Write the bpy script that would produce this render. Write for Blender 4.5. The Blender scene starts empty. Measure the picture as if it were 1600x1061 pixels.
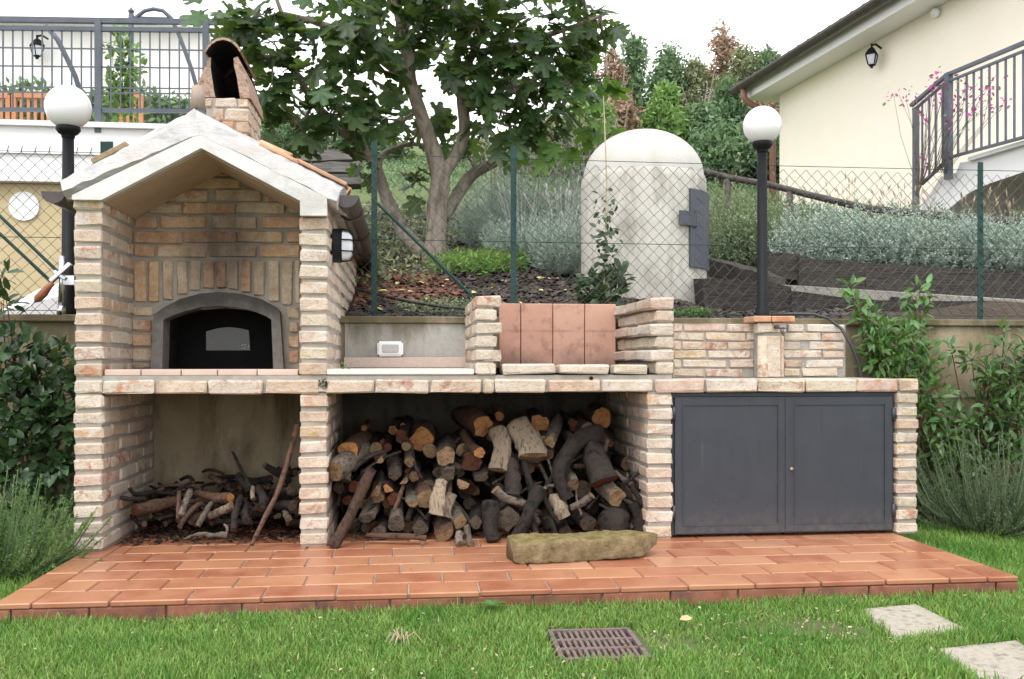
import bpy, bmesh, math, random
import numpy as np
from mathutils import Vector, Matrix, noise

R = random.Random(11)
NR = np.random.default_rng(11)
S = bpy.context.scene
COL = S.collection

# ------------------------------------------------------------------ camera, sky, sun, exposure
F, TH, HY, H = 1460.0, math.atan(164 / 1460.0), 568.0, 0.798
CS, SN = math.cos(TH), math.sin(TH)
cam = bpy.data.objects.new('camera', bpy.data.cameras.new('camera'))
COL.objects.link(cam)
S.camera = cam
cam.location = (0, 0, H)
cam.rotation_euler = (math.pi / 2, 0, -TH)
cam.data.sensor_width = 36
cam.data.lens = F / 1600 * 36
cam.data.shift_y = -(530.5 - HY) / 1600
cam.data.clip_end = 600
cam.data.clip_start = 0.05

SUN_EL, SUN_AZ = math.radians(58), math.radians(205)      # azimuth clockwise from +Y: behind the camera, a little left
w = bpy.data.worlds.new('World'); S.world = w; w.use_nodes = True
wt = w.node_tree
bg = wt.nodes['Background']
sky = wt.nodes.new('ShaderNodeTexSky'); sky.sky_type = 'NISHITA'; sky.sun_disc = False
sky.sun_elevation = SUN_EL; sky.sun_rotation = SUN_AZ; sky.dust_density = 3.0
hs = wt.nodes.new('ShaderNodeHueSaturation'); hs.inputs['Saturation'].default_value = 0.12
mx = wt.nodes.new('ShaderNodeMix'); mx.data_type = 'RGBA'
mx.inputs['Factor'].default_value = 0.72
mx.inputs['B'].default_value = (13.0, 13.2, 13.6, 1)       # even cloud cover
wt.links.new(sky.outputs[0], hs.inputs['Color'])
wt.links.new(hs.outputs[0], mx.inputs['A'])
wt.links.new(mx.outputs['Result'], bg.inputs['Color'])
bg.inputs['Strength'].default_value = 0.11
sl = bpy.data.lights.new('sun', 'SUN'); sl.energy = 0.9; sl.angle = math.radians(30); sl.color = (1, .965, .91)
so = bpy.data.objects.new('sun', sl); COL.objects.link(so)
sd = Vector((math.sin(SUN_AZ) * math.cos(SUN_EL), math.cos(SUN_AZ) * math.cos(SUN_EL), math.sin(SUN_EL)))
so.rotation_euler = sd.to_track_quat('Z', 'Y').to_euler()
so.location = (0, -5, 20)
vs = S.view_settings
vs.view_transform = 'Standard'; vs.look = 'None'; vs.gamma = 1; vs.use_curve_mapping = False
vs.exposure = 0.92
S.cycles.max_bounces = 6
S.cycles.diffuse_bounces = 3
S.cycles.transparent_max_bounces = 6

# ------------------------------------------------------------------ measuring helpers (photo pixel + known depth -> metres)
def U(x, y, Y):
    t = (x - 800) / F; d = Y / (CS - t * SN)
    return Vector(((t * CS + SN) * d, Y, H - (y - HY) * d / F))
def UX(x, y, X):
    t = (x - 800) / F; d = X / (t * CS + SN)
    return Vector((X, d * (CS - t * SN), H - (y - HY) * d / F))
TH2 = math.atan(340 / 1460.0); CS2, SN2 = math.cos(TH2), math.sin(TH2)     # the house on the right stands turned by TH2 - TH
def UXr(x, y, X):
    t = (x - 800) / F; d = X / (t * CS2 + SN2)
    return Vector((X, d * (CS2 - t * SN2), H - (y - HY) * d / F))
def UG(x, y, Z):
    d = (H - Z) * F / (y - HY); t = (x - 800) / F
    return Vector(((t * CS + SN) * d, d * (CS - t * SN), Z))
def pxm(x, Y):
    t = (x - 800) / F
    return Y / (CS - t * SN) / F               # metres per photo pixel there

# ------------------------------------------------------------------ mesh helpers
class MB:
    def __init__(s): s.v = []; s.f = []; s.m = []
    def add(s, v, f, mi=0):
        o = len(s.v); s.v += [tuple(p) for p in v]; s.f += [tuple(i + o for i in q) for q in f]; s.m += [mi] * len(f); return s
    def box(s, a, b, mi=0):
        (x0, y0, z0), (x1, y1, z1) = a, b
        v = [(x0, y0, z0), (x1, y0, z0), (x1, y1, z0), (x0, y1, z0), (x0, y0, z1), (x1, y0, z1), (x1, y1, z1), (x0, y1, z1)]
        return s.add(v, [(0, 3, 2, 1), (4, 5, 6, 7), (0, 1, 5, 4), (1, 2, 6, 5), (2, 3, 7, 6), (3, 0, 4, 7)], mi)
    def obox(s, c, ax, ay, az, mi=0):           # box from centre and half axes
        c, ax, ay, az = Vector(c), Vector(ax), Vector(ay), Vector(az)
        v = [c + ax * i + ay * j + az * k for k in (-1, 1) for i, j in ((-1, -1), (1, -1), (1, 1), (-1, 1))]
        return s.add(v, [(0, 3, 2, 1), (4, 5, 6, 7), (0, 1, 5, 4), (1, 2, 6, 5), (2, 3, 7, 6), (3, 0, 4, 7)], mi)
    def bar(s, a, b, w_, t_=None, up=(0, 0, 1), mi=0):
        a, b = Vector(a), Vector(b); d = (b - a); L = d.length; d.normalize(); up = Vector(up)
        if abs(d.dot(up)) > .95: up = Vector((0, 1, 0))
        x = d.cross(up).normalized(); y = x.cross(d)
        return s.obox((a + b) / 2, x * w_ / 2, d * L / 2, y * (t_ or w_) / 2, mi)
    def prism(s, poly, y0, y1, mi=0):           # poly of (x, z), counter-clockwise seen from -Y
        n = len(poly)
        v = [(x, y0, z) for x, z in poly] + [(x, y1, z) for x, z in poly]
        f = [tuple(range(n)), tuple(range(2 * n - 1, n - 1, -1))] + [(i, n + i, n + (i + 1) % n, (i + 1) % n) for i in range(n)]
        return s.add(v, f, mi)
    def tube(s, pts, rad, n=8, mi=0, cap=True, wob=0, seed=0, capmi=None):
        pts = [Vector(p) for p in pts]
        if not hasattr(rad, '__len__'): rad = [rad] * len(pts)
        o = len(s.v); prev = None
        for i, p in enumerate(pts):
            d = (pts[min(i + 1, len(pts) - 1)] - pts[max(i - 1, 0)]).normalized()
            if prev is None:
                up = Vector((0, 0, 1)) if abs(d.z) < .9 else Vector((1, 0, 0)); u = d.cross(up).normalized()
            else:
                u = (prev - d * prev.dot(d)).normalized()
            v = d.cross(u); prev = u
            for k in range(n):
                a = 2 * math.pi * k / n
                q = u * math.cos(a) + v * math.sin(a)
                r = rad[i] * (1 + (wob * noise.noise(q * 1.3 + Vector((seed, i * .35, seed * .7))) if wob else 0))
                s.v.append(tuple(p + q * r))
        for i in range(len(pts) - 1):
            for k in range(n):
                a = o + i * n + k; b = o + i * n + (k + 1) % n
                s.f.append((a, b, b + n, a + n)); s.m.append(mi)
        if cap:
            s.f.append(tuple(o + k for k in range(n - 1, -1, -1))); s.m.append(mi if capmi is None else capmi)
            e = o + (len(pts) - 1) * n
            s.f.append(tuple(e + k for k in range(n))); s.m.append(mi)
        return s
    def lathe(s, c, prof, n=24, mi=0, a0=0, a1=2 * math.pi):
        full = abs(a1 - a0 - 2 * math.pi) < 1e-6
        o = len(s.v); m = n if full else n + 1
        for r, z in prof:
            for k in range(m):
                a = a0 + (a1 - a0) * k / n
                s.v.append((c[0] + r * math.cos(a), c[1] + r * math.sin(a), c[2] + z))
        for i in range(len(prof) - 1):
            for k in range(n):
                a = o + i * m + k; b = o + i * m + (k + 1) % m
                s.f.append((a, b, b + m, a + m)); s.m.append(mi)
        return s
    def mesh(s, name, mats, smooth=False):
        me = bpy.data.meshes.new(name); me.from_pydata(s.v, [], s.f)
        for m in (mats if isinstance(mats, (list, tuple)) else [mats]): me.materials.append(m)
        if any(s.m): me.polygons.foreach_set('material_index', s.m)
        if smooth: me.polygons.foreach_set('use_smooth', [True] * len(s.f))
        me.update(); return me
    def build(s, name, mats, parent=None, smooth=False, loc=None):
        return link(name, s.mesh(name, mats, smooth), parent, loc)

def link(name, me, parent=None, loc=None, rot=None, scale=None):
    o = bpy.data.objects.new(name, me); COL.objects.link(o)
    if parent: o.parent = parent
    if loc is not None: o.location = loc
    if rot is not None: o.rotation_euler = rot
    if scale is not None: o.scale = scale
    return o
def bevel(o, wd, seg=2):
    bm = bmesh.new(); bm.from_mesh(o.data)
    bmesh.ops.bevel(bm, geom=bm.edges[:], offset=wd, segments=seg, affect='EDGES', clamp_overlap=True)
    bm.to_mesh(o.data); bm.free(); return o
def tag(o, label=None, cat=None, group=None, kind=None):
    for k, v in (('label', label), ('category', cat), ('group', group), ('kind', kind)):
        if v: o[k] = v
    return o
def thing(name, loc, label, cat, group=None):
    o = bpy.data.objects.new(name, None); COL.objects.link(o); o.location = loc; o.empty_display_size = .1
    return tag(o, label, cat, group)
def loc_(t, p):                                # world -> local of an unrotated thing
    return Vector(p) - Vector(t.location)
def part(mb, name, mats, t, smooth=False):     # world-space builder -> child of thing t
    off = Vector(t.location)
    mb.v = [(p[0] - off.x, p[1] - off.y, p[2] - off.z) for p in mb.v]
    return mb.build(name, mats, t, smooth)

def batch(name, tv, tf, pos, basis, scale, mat, parent=None, kind='stuff', smooth=False):
    """many copies of a small template joined into ONE mesh"""
    tv = np.asarray(tv, float); tf = np.asarray(tf, int); pos = np.asarray(pos, float)
    n, k = len(pos), len(tv)
    sc = np.asarray(scale, float)
    sc = sc[:, None, None] if sc.ndim == 1 else sc[:, None, :]
    V = np.einsum('nki,nij->nkj', tv[None] * sc, basis) + pos[:, None, :]
    if parent is not None: V = V - np.array(parent.matrix_basis.translation)[None, None] if parent.parent is None else V
    Fc = (tf[None] + (np.arange(n) * k)[:, None, None]).reshape(-1)
    me = bpy.data.meshes.new(name)
    me.vertices.add(n * k); me.vertices.foreach_set('co', V.reshape(-1))
    me.loops.add(len(Fc)); me.loops.foreach_set('vertex_index', Fc)
    q = tf.shape[1]; m = n * len(tf)
    me.polygons.add(m); me.polygons.foreach_set('loop_start', np.arange(m) * q); me.polygons.foreach_set('loop_total', np.full(m, q))
    if smooth: me.polygons.foreach_set('use_smooth', np.ones(m, bool))
    me.materials.append(mat); me.update(calc_edges=True)
    o = link(name, me, parent)
    if kind: o['kind'] = kind
    return o
def basis_from(d, nrm):
    """rows: along leaf, across leaf, normal"""
    d = d / np.linalg.norm(d, axis=1, keepdims=True)
    y = np.cross(nrm, d); y /= np.linalg.norm(y, axis=1, keepdims=True) + 1e-9
    z = np.cross(d, y)
    return np.stack([d, y, z], axis=1)
def rdir(n): 
    v = NR.normal(size=(n, 3)); return v / np.linalg.norm(v, axis=1, keepdims=True)

# leaf templates
T_DIA = ([(0, 0, 0), (.45, .2, .05), (1, 0, -.05), (.45, -.2, .05)], [(0, 1, 2, 3)])
T_LAN = ([(0, 0, 0), (.35, .19, .05), (.7, .13, .02), (1, 0, -.12), (.7, -.13, .02), (.35, -.19, .05), (.38, 0, -.01), (.7, 0, -.03)],
         [(0, 6, 1, 1), (0, 5, 6, 6), (1, 6, 7, 2), (5, 4, 7, 6), (2, 7, 3, 3), (4, 3, 7, 7)])
T_LAN = (T_LAN[0], [(0, 6, 1), (0, 5, 6), (1, 6, 7), (1, 7, 2), (5, 4, 7), (5, 7, 6), (2, 7, 3), (4, 3, 7)])
T_OVAL = ([(0, 0, 0), (.3, .24, .05), (.7, .24, .03), (1, 0, -.1), (.7, -.24, .03), (.3, -.24, .05), (.5, 0, -.02)],
          [(0, 6, 1), (1, 6, 2), (2, 6, 3), (3, 6, 4), (4, 6, 5), (5, 6, 0)])
T_NEED = ([(0, .06, 0), (0, -.06, 0), (1, 0, 0)], [(0, 1, 2)])
T_BLADE = ([(0, .5, 0), (0, -.5, 0), (.45, .42, .06), (.45, -.42, .06), (.8, .25, .2), (.8, -.25, .2), (1, 0, .36)],
           [(0, 1, 3), (0, 3, 2), (2, 3, 5), (2, 5, 4), (4, 5, 6)])
def fig_template():
    out = []
    lob = [(0, 1.0), (46, .88), (-46, .88), (98, .66), (-98, .66)]
    for a in range(-172, 173, 8):
        r = .42
        for la, lr in lob:
            w_ = 21 if abs(la) < 90 else 24
            r = max(r, lr * math.exp(-((a - la) / w_) ** 4 * .6) if abs(a - la) < 50 else 0)
        if abs(a) > 150: r *= .62
        x = .32 + r * .68 * math.cos(math.radians(a)); y = r * .62 * math.sin(math.radians(a))
        z = -.16 * (x - .3) ** 2 - .22 * y * y + .035 * math.cos(math.radians(a * 7.8))
        out.append((x, y, z))
    v = [(.32, 0, .03)] + out
    n = len(out)
    return v, [(0, 1 + i, 1 + (i + 1) % n) for i in range(n)]
T_FIG = fig_template()

# ------------------------------------------------------------------ materials
def sock(node, k, d):
    L = getattr(node, d)
    return L[k]
class NT:
    def __init__(s, name):
        s.mat = bpy.data.materials.new(name); s.mat.use_nodes = True; s.t = s.mat.node_tree
        s.b = s.t.nodes['Principled BSDF']; s.out = s.t.nodes['Material Output']
    def n(s, typ, attrs=None, **ins):
        nd = s.t.nodes.new('ShaderNode' + typ)
        for k, v in (attrs or {}).items(): setattr(nd, k, v)
        for k, v in ins.items():
            k = int(k[1:]) if k[0] == '_' else k.replace('__', ' ')
            s.set(nd.inputs[k], v)
        return nd
    def set(s, i, v):
        if isinstance(v, bpy.types.NodeSocket): s.t.links.new(v, i)
        else: i.default_value = v
    def bs(s, **ins):
        for k, v in ins.items(): s.set(s.b.inputs[k.replace('__', ' ')], v)
    def math(s, op, a, b=0.0, clamp=False): return s.n('Math', {'operation': op, 'use_clamp': clamp}, _0=a, _1=b).outputs[0]
    def ramp(s, fac, stops, interp='LINEAR'):
        r = s.t.nodes.new('ShaderNodeValToRGB'); r.color_ramp.interpolation = interp
        e = r.color_ramp.elements
        while len(e) < len(stops): e.new(.5)
        for i, (p, c) in enumerate(stops): e[i].position = p; e[i].color = (*c, 1) if len(c) == 3 else c
        s.set(r.inputs[0], fac); return r.outputs['Color']
    def fr(s, fac, lo, hi, a=0.0, b=1.0): return s.n('MapRange', {'clamp': True}, _0=fac, _1=lo, _2=hi, _3=a, _4=b).outputs[0]
    def mix(s, fac, a, b, mode='MIX'):
        m = s.n('Mix', {'data_type': 'RGBA', 'blend_type': mode})
        s.set(m.inputs['Factor'], fac)
        for k, v in (('A', a), ('B', b)): s.set(m.inputs[k], (*v, 1) if isinstance(v, tuple) and len(v) == 3 else v)
        return m.outputs['Result']
    def coord(s, stretch=(1, 1, 1), world=False):
        c = s.n('NewGeometry').outputs['Position'] if world else s.n('TexCoord').outputs['Object']
        if stretch != (1, 1, 1): c = s.n('Mapping', None, Vector=c, Scale=stretch).outputs[0]
        return c
    def noise(s, co, scale, detail=5, rough=.55, wv=None, dist=0):
        nd = s.n('TexNoise', {'noise_dimensions': '4D'}, Vector=co, Scale=scale, Detail=detail, Roughness=rough, Distortion=dist)
        if wv is not None: s.set(nd.inputs['W'], wv)
        return nd.outputs['Fac']
    def rnd(s): return s.n('ObjectInfo').outputs['Random']
    def isl(s): return s.n('NewGeometry').outputs['Random Per Island']
    def bump(s, hgt, strength=.3, dist=.01):
        s.set(s.b.inputs['Normal'], s.n('Bump', None, Height=hgt, Strength=strength, Distance=dist).outputs[0])

def pm(name, c1, c2=None, scale=8, rough=.75, bump=.25, bscale=60, rand=0, island=0, metal=0, spec=.3, c3=None,
       stretch=(1, 1, 1), detail=6, trans=0, lo=.35, hi=.65, bdist=.006, hue=0, roughvar=0):
    m = NT(name); co = m.coord(stretch); r = m.rnd(); wv = m.math('MULTIPLY', r, 37.0)
    c2 = c2 or c1
    st = [(lo, c1), (hi, c2)] if c3 is None else [(lo, c1), ((lo + hi) / 2, c2), (hi, c3)]
    f = m.noise(co, scale, detail, .6, wv)
    col = m.ramp(f, st)
    if rand or island or hue:
        q = m.isl() if island else r
        amt = island or rand
        h = m.n('HueSaturation', None, Color=col, Value=m.fr(q, 0, 1, 1 - amt, 1 + amt))
        if hue:
            q2 = m.math('FRACT', m.math('MULTIPLY', q, 7.31))
            m.set(h.inputs['Hue'], m.fr(q2, 0, 1, .5 - hue, .5 + hue))
        col = h.outputs[0]
    m.bs(Base__Color=col, Roughness=rough, Metallic=metal, Specular__IOR__Level=spec)
    if roughvar: m.bs(Roughness=m.fr(m.noise(co, scale * 2.3, 4, .6, wv), .3, .7, rough - roughvar, rough + roughvar))
    if bump: m.bump(m.noise(co, bscale, 6, .65, wv), bump, bdist)
    if trans:
        tr = m.n('BsdfTranslucent', None, Color=m.mix(.5, col, (.22, .33, .05)))
        ms = m.n('MixShader', None, _0=trans, _1=m.b.outputs[0], _2=tr.outputs[0])
        m.t.links.new(ms.outputs[0], m.out.inputs['Surface'])
    return m.mat

def brick_mat(name, pal, patch, soot=None, lime=.5, stain=None):
    m = NT(name); co = m.coord(); r = m.rnd(); wv = m.math('MULTIPLY', r, 91.0)
    n = len(pal)
    base = m.ramp(r, [(i / n, c) for i, c in enumerate(pal)], 'CONSTANT')
    r2 = m.math('FRACT', m.math('MULTIPLY', r, 17.7))
    n1 = m.noise(co, 11, 6, .62, wv)
    base = m.mix(m.fr(n1, .3, .72), m.mix(1, base, (.78, .74, .70), 'MULTIPLY'), m.mix(.35, base, (.66, .60, .50)))
    n2 = m.noise(co, 16, 5, .6, m.math('ADD', wv, 5.0), .6)
    pf = m.math('MULTIPLY', m.fr(n2, .50, .60), m.fr(r2, .25, .9, 0, .9))
    col = m.mix(pf, base, m.ramp(m.math('FRACT', m.math('MULTIPLY', r, 5.3)), [(i / len(patch), c) for i, c in enumerate(patch)], 'CONSTANT'))
    n3 = m.noise(co, 26, 6, .7, m.math('ADD', wv, 9.0))
    col = m.mix(m.math('MULTIPLY', m.fr(n3, .52, .66), lime), col, (.62, .57, .50))
    n4 = m.noise(co, 62, 6, .75, wv)
    col = m.mix(m.fr(n4, .53, .70, 0, .75), col, m.mix(1, col, (.50, .42, .35), 'MULTIPLY'))
    n5 = m.noise(co, 7, 4, .6, m.math('ADD', wv, 3.0))
    col = m.mix(m.fr(n5, .55, .75, 0, .55), col, m.mix(1, col, (.60, .54, .46), 'MULTIPLY'))
    gm = m.fr(m.noise(m.coord(world=True), 3.2, 6, .7), .56, .72, 0, .5)
    col = m.mix(gm, col, m.mix(1, col, (.52, .48, .38), 'MULTIPLY'))
    if soot:
        p = m.n('SeparateXYZ', None, _0=m.coord(world=True))
        dx = m.math('DIVIDE', m.math('SUBTRACT', p.outputs[0], soot[0]), soot[2])
        dz = m.math('DIVIDE', m.math('SUBTRACT', p.outputs[2], soot[1]), soot[3])
        dd = m.math('ADD', m.math('MULTIPLY', dx, dx), m.math('MULTIPLY', dz, dz))
        nz = m.noise(m.coord((14, 14, 4), True), 1, 6, .65)
        dd = m.math('ADD', dd, m.math('MULTIPLY', m.math('SUBTRACT', nz, .5), 1.6))
        col = m.mix(m.fr(dd, -.2, 1.35, .84, 0), col, (.030, .022, .018))
    m.bs(Base__Color=col, Roughness=.88, Specular__IOR__Level=.2)
    v = m.n('TexVoronoi', None, Vector=co, Scale=85.0).outputs['Distance']
    hgt = m.math('ADD', m.math('MULTIPLY', m.noise(co, 45, 7, .7, wv), 1.2), m.math('MULTIPLY', m.fr(v, 0, .35), .22))
    m.bump(hgt, .9, .010)
    return m.mat

SOOTC = U(347, 400, 4.58)
M = {}
M['brick'] = brick_mat('pale_brick', [(.62, .51, .41), (.66, .57, .48), (.60, .46, .36), (.66, .58, .50), (.63, .50, .40), (.62, .54, .43), (.62, .46, .39), (.67, .59, .52)],
                       [(.50, .30, .15), (.46, .22, .13), (.52, .38, .20), (.36, .16, .10)])
M['brick_niche'] = brick_mat('warm_brick', [(.56, .41, .28), (.57, .34, .21), (.54, .43, .31), (.60, .39, .22), (.52, .39, .28), (.55, .32, .19)],
                             [(.44, .16, .08), (.50, .32, .15), (.36, .17, .10)], soot=(SOOTC.x + .01, SOOTC.z + .02, .20, .26), lime=.3)
M['mortar'] = pm('mortar', (.29, .265, .235), (.38, .355, .315), 14, .92, .5, 130, spec=.15)
M['mortar_grey'] = pm('grey_mortar', (.30, .27, .235), (.38, .345, .305), 14, .92, .4, 120, spec=.15)
def niche_mortar():
    m = NT('sooty_grey_mortar'); co = m.coord(world=True); n = m.noise(co, 14, 6, .6)
    col = m.mix(m.fr(n, .35, .65), (.27, .24, .205), (.36, .325, .28)); p = m.n('SeparateXYZ', None, _0=co)
    dx = m.math('DIVIDE', m.math('SUBTRACT', p.outputs[0], SOOTC.x + .01), .20); dz = m.math('DIVIDE', m.math('SUBTRACT', p.outputs[2], SOOTC.z + .02), .26)
    dd = m.math('ADD', m.math('MULTIPLY', dx, dx), m.math('MULTIPLY', dz, dz))
    dd = m.math('ADD', dd, m.math('MULTIPLY', m.math('SUBTRACT', m.noise(m.coord((14, 14, 4), True), 1, 6, .65), .5), 1.6))
    col = m.mix(m.fr(dd, -.2, 1.35, .75, 0), col, (.04, .03, .026))
    m.bs(Base__Color=col, Roughness=.93, Specular__IOR__Level=.15); m.bump(m.noise(co, 120, 5, .65), .5, .006); return m.mat
M['niche_mortar'] = niche_mortar()
M['fascia'] = pm('white_plaster', (.50, .485, .46), (.66, .65, .63), 6, .9, .6, 45, c3=(.60, .58, .55), spec=.2)
M['screed'] = pm('grey_screed', (.33, .32, .31), (.46, .45, .44), 5, .92, .8, 42, c3=(.42, .385, .36), stretch=(1, 1, 2.2), spec=.2, bdist=.012)
M['soffit'] = pm('smoked_soffit', (.36, .28, .20), (.46, .37, .28), 3, .9, .12, 60, spec=.15)
M['floor'] = None
M['old_tile'] = pm('aged_house_tile', (.20, .15, .12), (.33, .26, .21), 9, .9, .4, 70, rand=.2)
M['roof_tile'] = pm('roof_terracotta', (.44, .20, .11), (.58, .33, .20), 9, .85, .4, 70, rand=.18, c3=(.42, .27, .17))
M['mossy_tile'] = pm('mossy_roof_tile', (.16, .12, .085), (.30, .22, .14), 18, .92, .6, 70, c3=(.17, .16, .07))
M['pink_tile'] = pm('pink_tile', (.52, .38, .31), (.60, .47, .40), 6, .8, .15, 90, rand=.08)
M['soot'] = pm('sooty_clay', (.006, .0055, .0055), (.016, .014, .013), 12, .9, .4, 60, spec=.2)
M['arch'] = None
M['oven_black'] = pm('black_enamel', (.004, .004, .004), (.007, .007, .007), 12, .7, .06, 60, spec=.12)
M['oven_glass'] = pm('grey_oven_glass', (.085, .083, .08), (.105, .10, .095), 2, .2, 0, spec=.4)
M['slate'] = None
M['gutter'] = pm('brown_gutter', (.040, .030, .028), (.07, .055, .05), 10, .4, .05, 60, spec=.5)
M['black'] = pm('black_metal', (.006, .0065, .008), (.010, .011, .013), 10, .55, .05, 60, spec=.2)
M['chrome'] = pm('chrome', (.62, .62, .63), (.5, .5, .52), 10, .22, 0, metal=1)
M['handle'] = pm('handle_wood', (.22, .07, .035), (.32, .12, .06), 20, .45, .1, 60, stretch=(1, 1, 6))
M['globe'] = pm('opal_globe', (.80, .80, .81), (.83, .83, .84), 3, .18, 0, spec=.5)
M['fence_green'] = pm('fence_green', (.006, .032, .028), (.012, .048, .042), 14, .5, .06, 60, spec=.3)
M['wire'] = pm('fence_wire', (.05, .055, .05), (.085, .088, .08), 14, .55, 0, spec=.4)
M['bark_grey'] = pm('grey_bark', (.022, .017, .013), (.150, .120, .095), 34, .92, .9, 60, rand=.4, stretch=(1, 1, 1), c3=(.07, .052, .038), bdist=.012)
M['bark_dark'] = pm('dark_bark', (.005, .004, .003), (.032, .024, .020), 30, .92, .9, 55, rand=.4, c3=(.022, .016, .013), bdist=.012)
M['bark_brown'] = pm('brown_bark', (.022, .012, .008), (.105, .058, .038), 30, .9, .8, 55, rand=.35, c3=(.06, .036, .025), bdist=.012)
M['split'] = pm('split_wood', (.14, .105, .07), (.24, .185, .13), 5, .85, .6, 30, rand=.35, stretch=(14, 14, 2.5), c3=(.06, .042, .03))
def cut_mat(name, a, b, c):
    m = NT(name); tc = m.n('TexCoord').outputs['Object']; r = m.rnd(); wv = m.math('MULTIPLY', r, 53.0)
    ln = m.n('VectorMath', {'operation': 'LENGTH'}, _0=tc).outputs['Value']
    nz = m.noise(tc, 24, 5, .6, wv)
    rings = m.math('SINE', m.math('ADD', m.math('MULTIPLY', ln, 900.0), m.math('MULTIPLY', nz, 14.0)))
    col = m.mix(m.fr(rings, -1, 1, 0, .45), a, b)
    col = m.mix(m.fr(nz, .5, .72, 0, .8), col, c)
    h = m.n('HueSaturation', None, Color=col, Value=m.fr(r, 0, 1, .75, 1.2))
    cr = m.noise(m.coord((1, 1, 1)), 55, 5, .75, wv)
    cl_ = m.mix(m.fr(cr, .50, .66, 0, .75), h.outputs[0], m.mix(1, h.outputs[0], (.22, .18, .15), 'MULTIPLY'))
    m.bs(Base__Color=cl_, Roughness=.9, Specular__IOR__Level=.15); m.bump(m.math('ADD', cr, m.math('MULTIPLY', rings, .12)), .7, .008)
    return m.mat
M['cut_orange'] = cut_mat('orange_cut_wood', (.40, .19, .075), (.29, .125, .05), (.17, .075, .035))
M['cut_pale'] = cut_mat('pale_cut_wood', (.23, .15, .085), (.16, .10, .058), (.075, .05, .034))
M['cut_red'] = cut_mat('red_cut_wood', (.12, .045, .026), (.08, .03, .018), (.04, .02, .014))
M['cut_grey'] = cut_mat('weathered_cut_wood', (.10, .075, .055), (.065, .05, .038), (.03, .024, .02))
M['stone'] = pm('mossy_stone', (.20, .17, .11), (.34, .29, .20), 9, .92, .9, 45, c3=(.17, .17, .06), bdist=.012)
M['iron'] = pm('rusty_cast_iron', (.08, .058, .052), (.17, .13, .12), 30, .8, .5, 90, c3=(.13, .07, .045))
M['pit'] = pm('dark_pit', (.012, .011, .010), (.02, .018, .016), 10, .95, 0)
M['paver'] = pm('washed_paver', (.20, .175, .14), (.38, .345, .285), 26, .9, .9, 110, c3=(.30, .265, .21))
M['marble'] = pm('pale_marble', (.62, .58, .53), (.70, .66, .61), 7, .45, .05, 60)
M['pinkstone'] = pm('pink_granite', (.48, .38, .33), (.56, .45, .39), 90, .6, .05, 60)
M['plastic'] = pm('white_plastic', (.80, .80, .79), None, 5, .35, 0, spec=.5)
M['socket_grey'] = pm('grey_cover', (.40, .39, .37), (.50, .48, .46), 120, .3, 0)
M['timber'] = pm('weathered_sleeper', (.022, .019, .017), (.078, .068, .060), 7, .9, 1.0, 22, rand=.2, stretch=(.7, 6, 9), c3=(.035, .030, .027), bdist=.015)
M['step_wood'] = pm('bleached_step_wood', (.16, .15, .14), (.30, .285, .27), 7, .9, .8, 22, stretch=(.7, 6, 9))
M['rail_wood'] = pm('rail_wood', (.045, .036, .032), (.13, .112, .10), 9, .85, .6, 30, stretch=(3, 3, 3), rand=.15)
M['yellow_wall'] = pm('cream_render', (.90, .82, .685), (.92, .85, .725), 3, .9, .08, 200, spec=.15)
M['ochre_wall'] = pm('ochre_render', (.50, .41, .24), (.56, .46, .28), 3, .9, .08, 200, spec=.15)
M['pale_wall'] = pm('pale_render', (.83, .81, .76), (.85, .83, .79), 3, .9, .05, 200, spec=.15)
M['white_wall'] = pm('white_render', (.80, .79, .78), (.81, .80, .79), 4, .9, .1, 90, spec=.15)
M['well'] = None
M['railing'] = pm('grey_blue_metal', (.075, .088, .11), (.10, .115, .14), 9, .5, .03, 60, spec=.4)
M['chair_wood'] = pm('chair_wood', (.36, .15, .07), (.44, .20, .10), 9, .6, .1, 50)
M['glass_clear'] = pm('frosted_glass', (.62, .64, .68), (.70, .72, .76), 5, .2, 0, spec=.6)
M['hose'] = pm('black_hose', (.012, .012, .013), (.02, .02, .021), 9, .4, .05, 60, spec=.5)
M['trunk'] = pm('fig_bark', (.12, .098, .076), (.30, .255, .21), 13, .93, 1.0, 40, c3=(.19, .155, .12), stretch=(1, 1, .35), bdist=.015)
M['fig'] = pm('fig_leaf', (.026, .062, .020), (.060, .115, .036), 6, .42, .15, 40, rand=.45, trans=.42, spec=.5, hue=.025)
M['fig_stuff'] = pm('fig_leaf_mass', (.026, .062, .020), (.060, .115, .036), 6, .42, .15, 40, island=.45, trans=.42, spec=.5, hue=.025)
M['fig_young'] = pm('fig_leaf_young', (.10, .19, .03), (.15, .25, .05), 6, .45, .15, 40, rand=.25, trans=.4, spec=.4, hue=.015)
M['laurel'] = pm('dark_glossy_leaf', (.020, .050, .020), (.045, .092, .032), 5, .33, .05, 40, island=.35, trans=.15, spec=.5, hue=.015)
M['jasmine'] = pm('jasmine_leaf', (.06, .14, .03), (.10, .21, .05), 4, .36, .05, 40, island=.35, trans=.28, spec=.5, hue=.02)
M['jasmine_dark'] = pm('jasmine_deep_green_leaf', (.05, .115, .03), (.085, .165, .045), 4, .36, .05, 40, island=.35, trans=.25, spec=.5, hue=.02)  # deeper green for the denser climber
M['rosemary'] = pm('rosemary_needle', (.10, .15, .075), (.17, .22, .125), 4, .55, 0, island=.3, trans=.2, hue=.015)
M['rosemary_fresh'] = pm('fresh_rosemary_needle', (.11, .21, .06), (.18, .29, .10), 4, .55, 0, island=.3, trans=.25, hue=.015)
M['lavender'] = pm('lavender_leaf', (.29, .37, .32), (.42, .49, .44), 4, .7, 0, island=.28, trans=.2, hue=.015)
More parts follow.
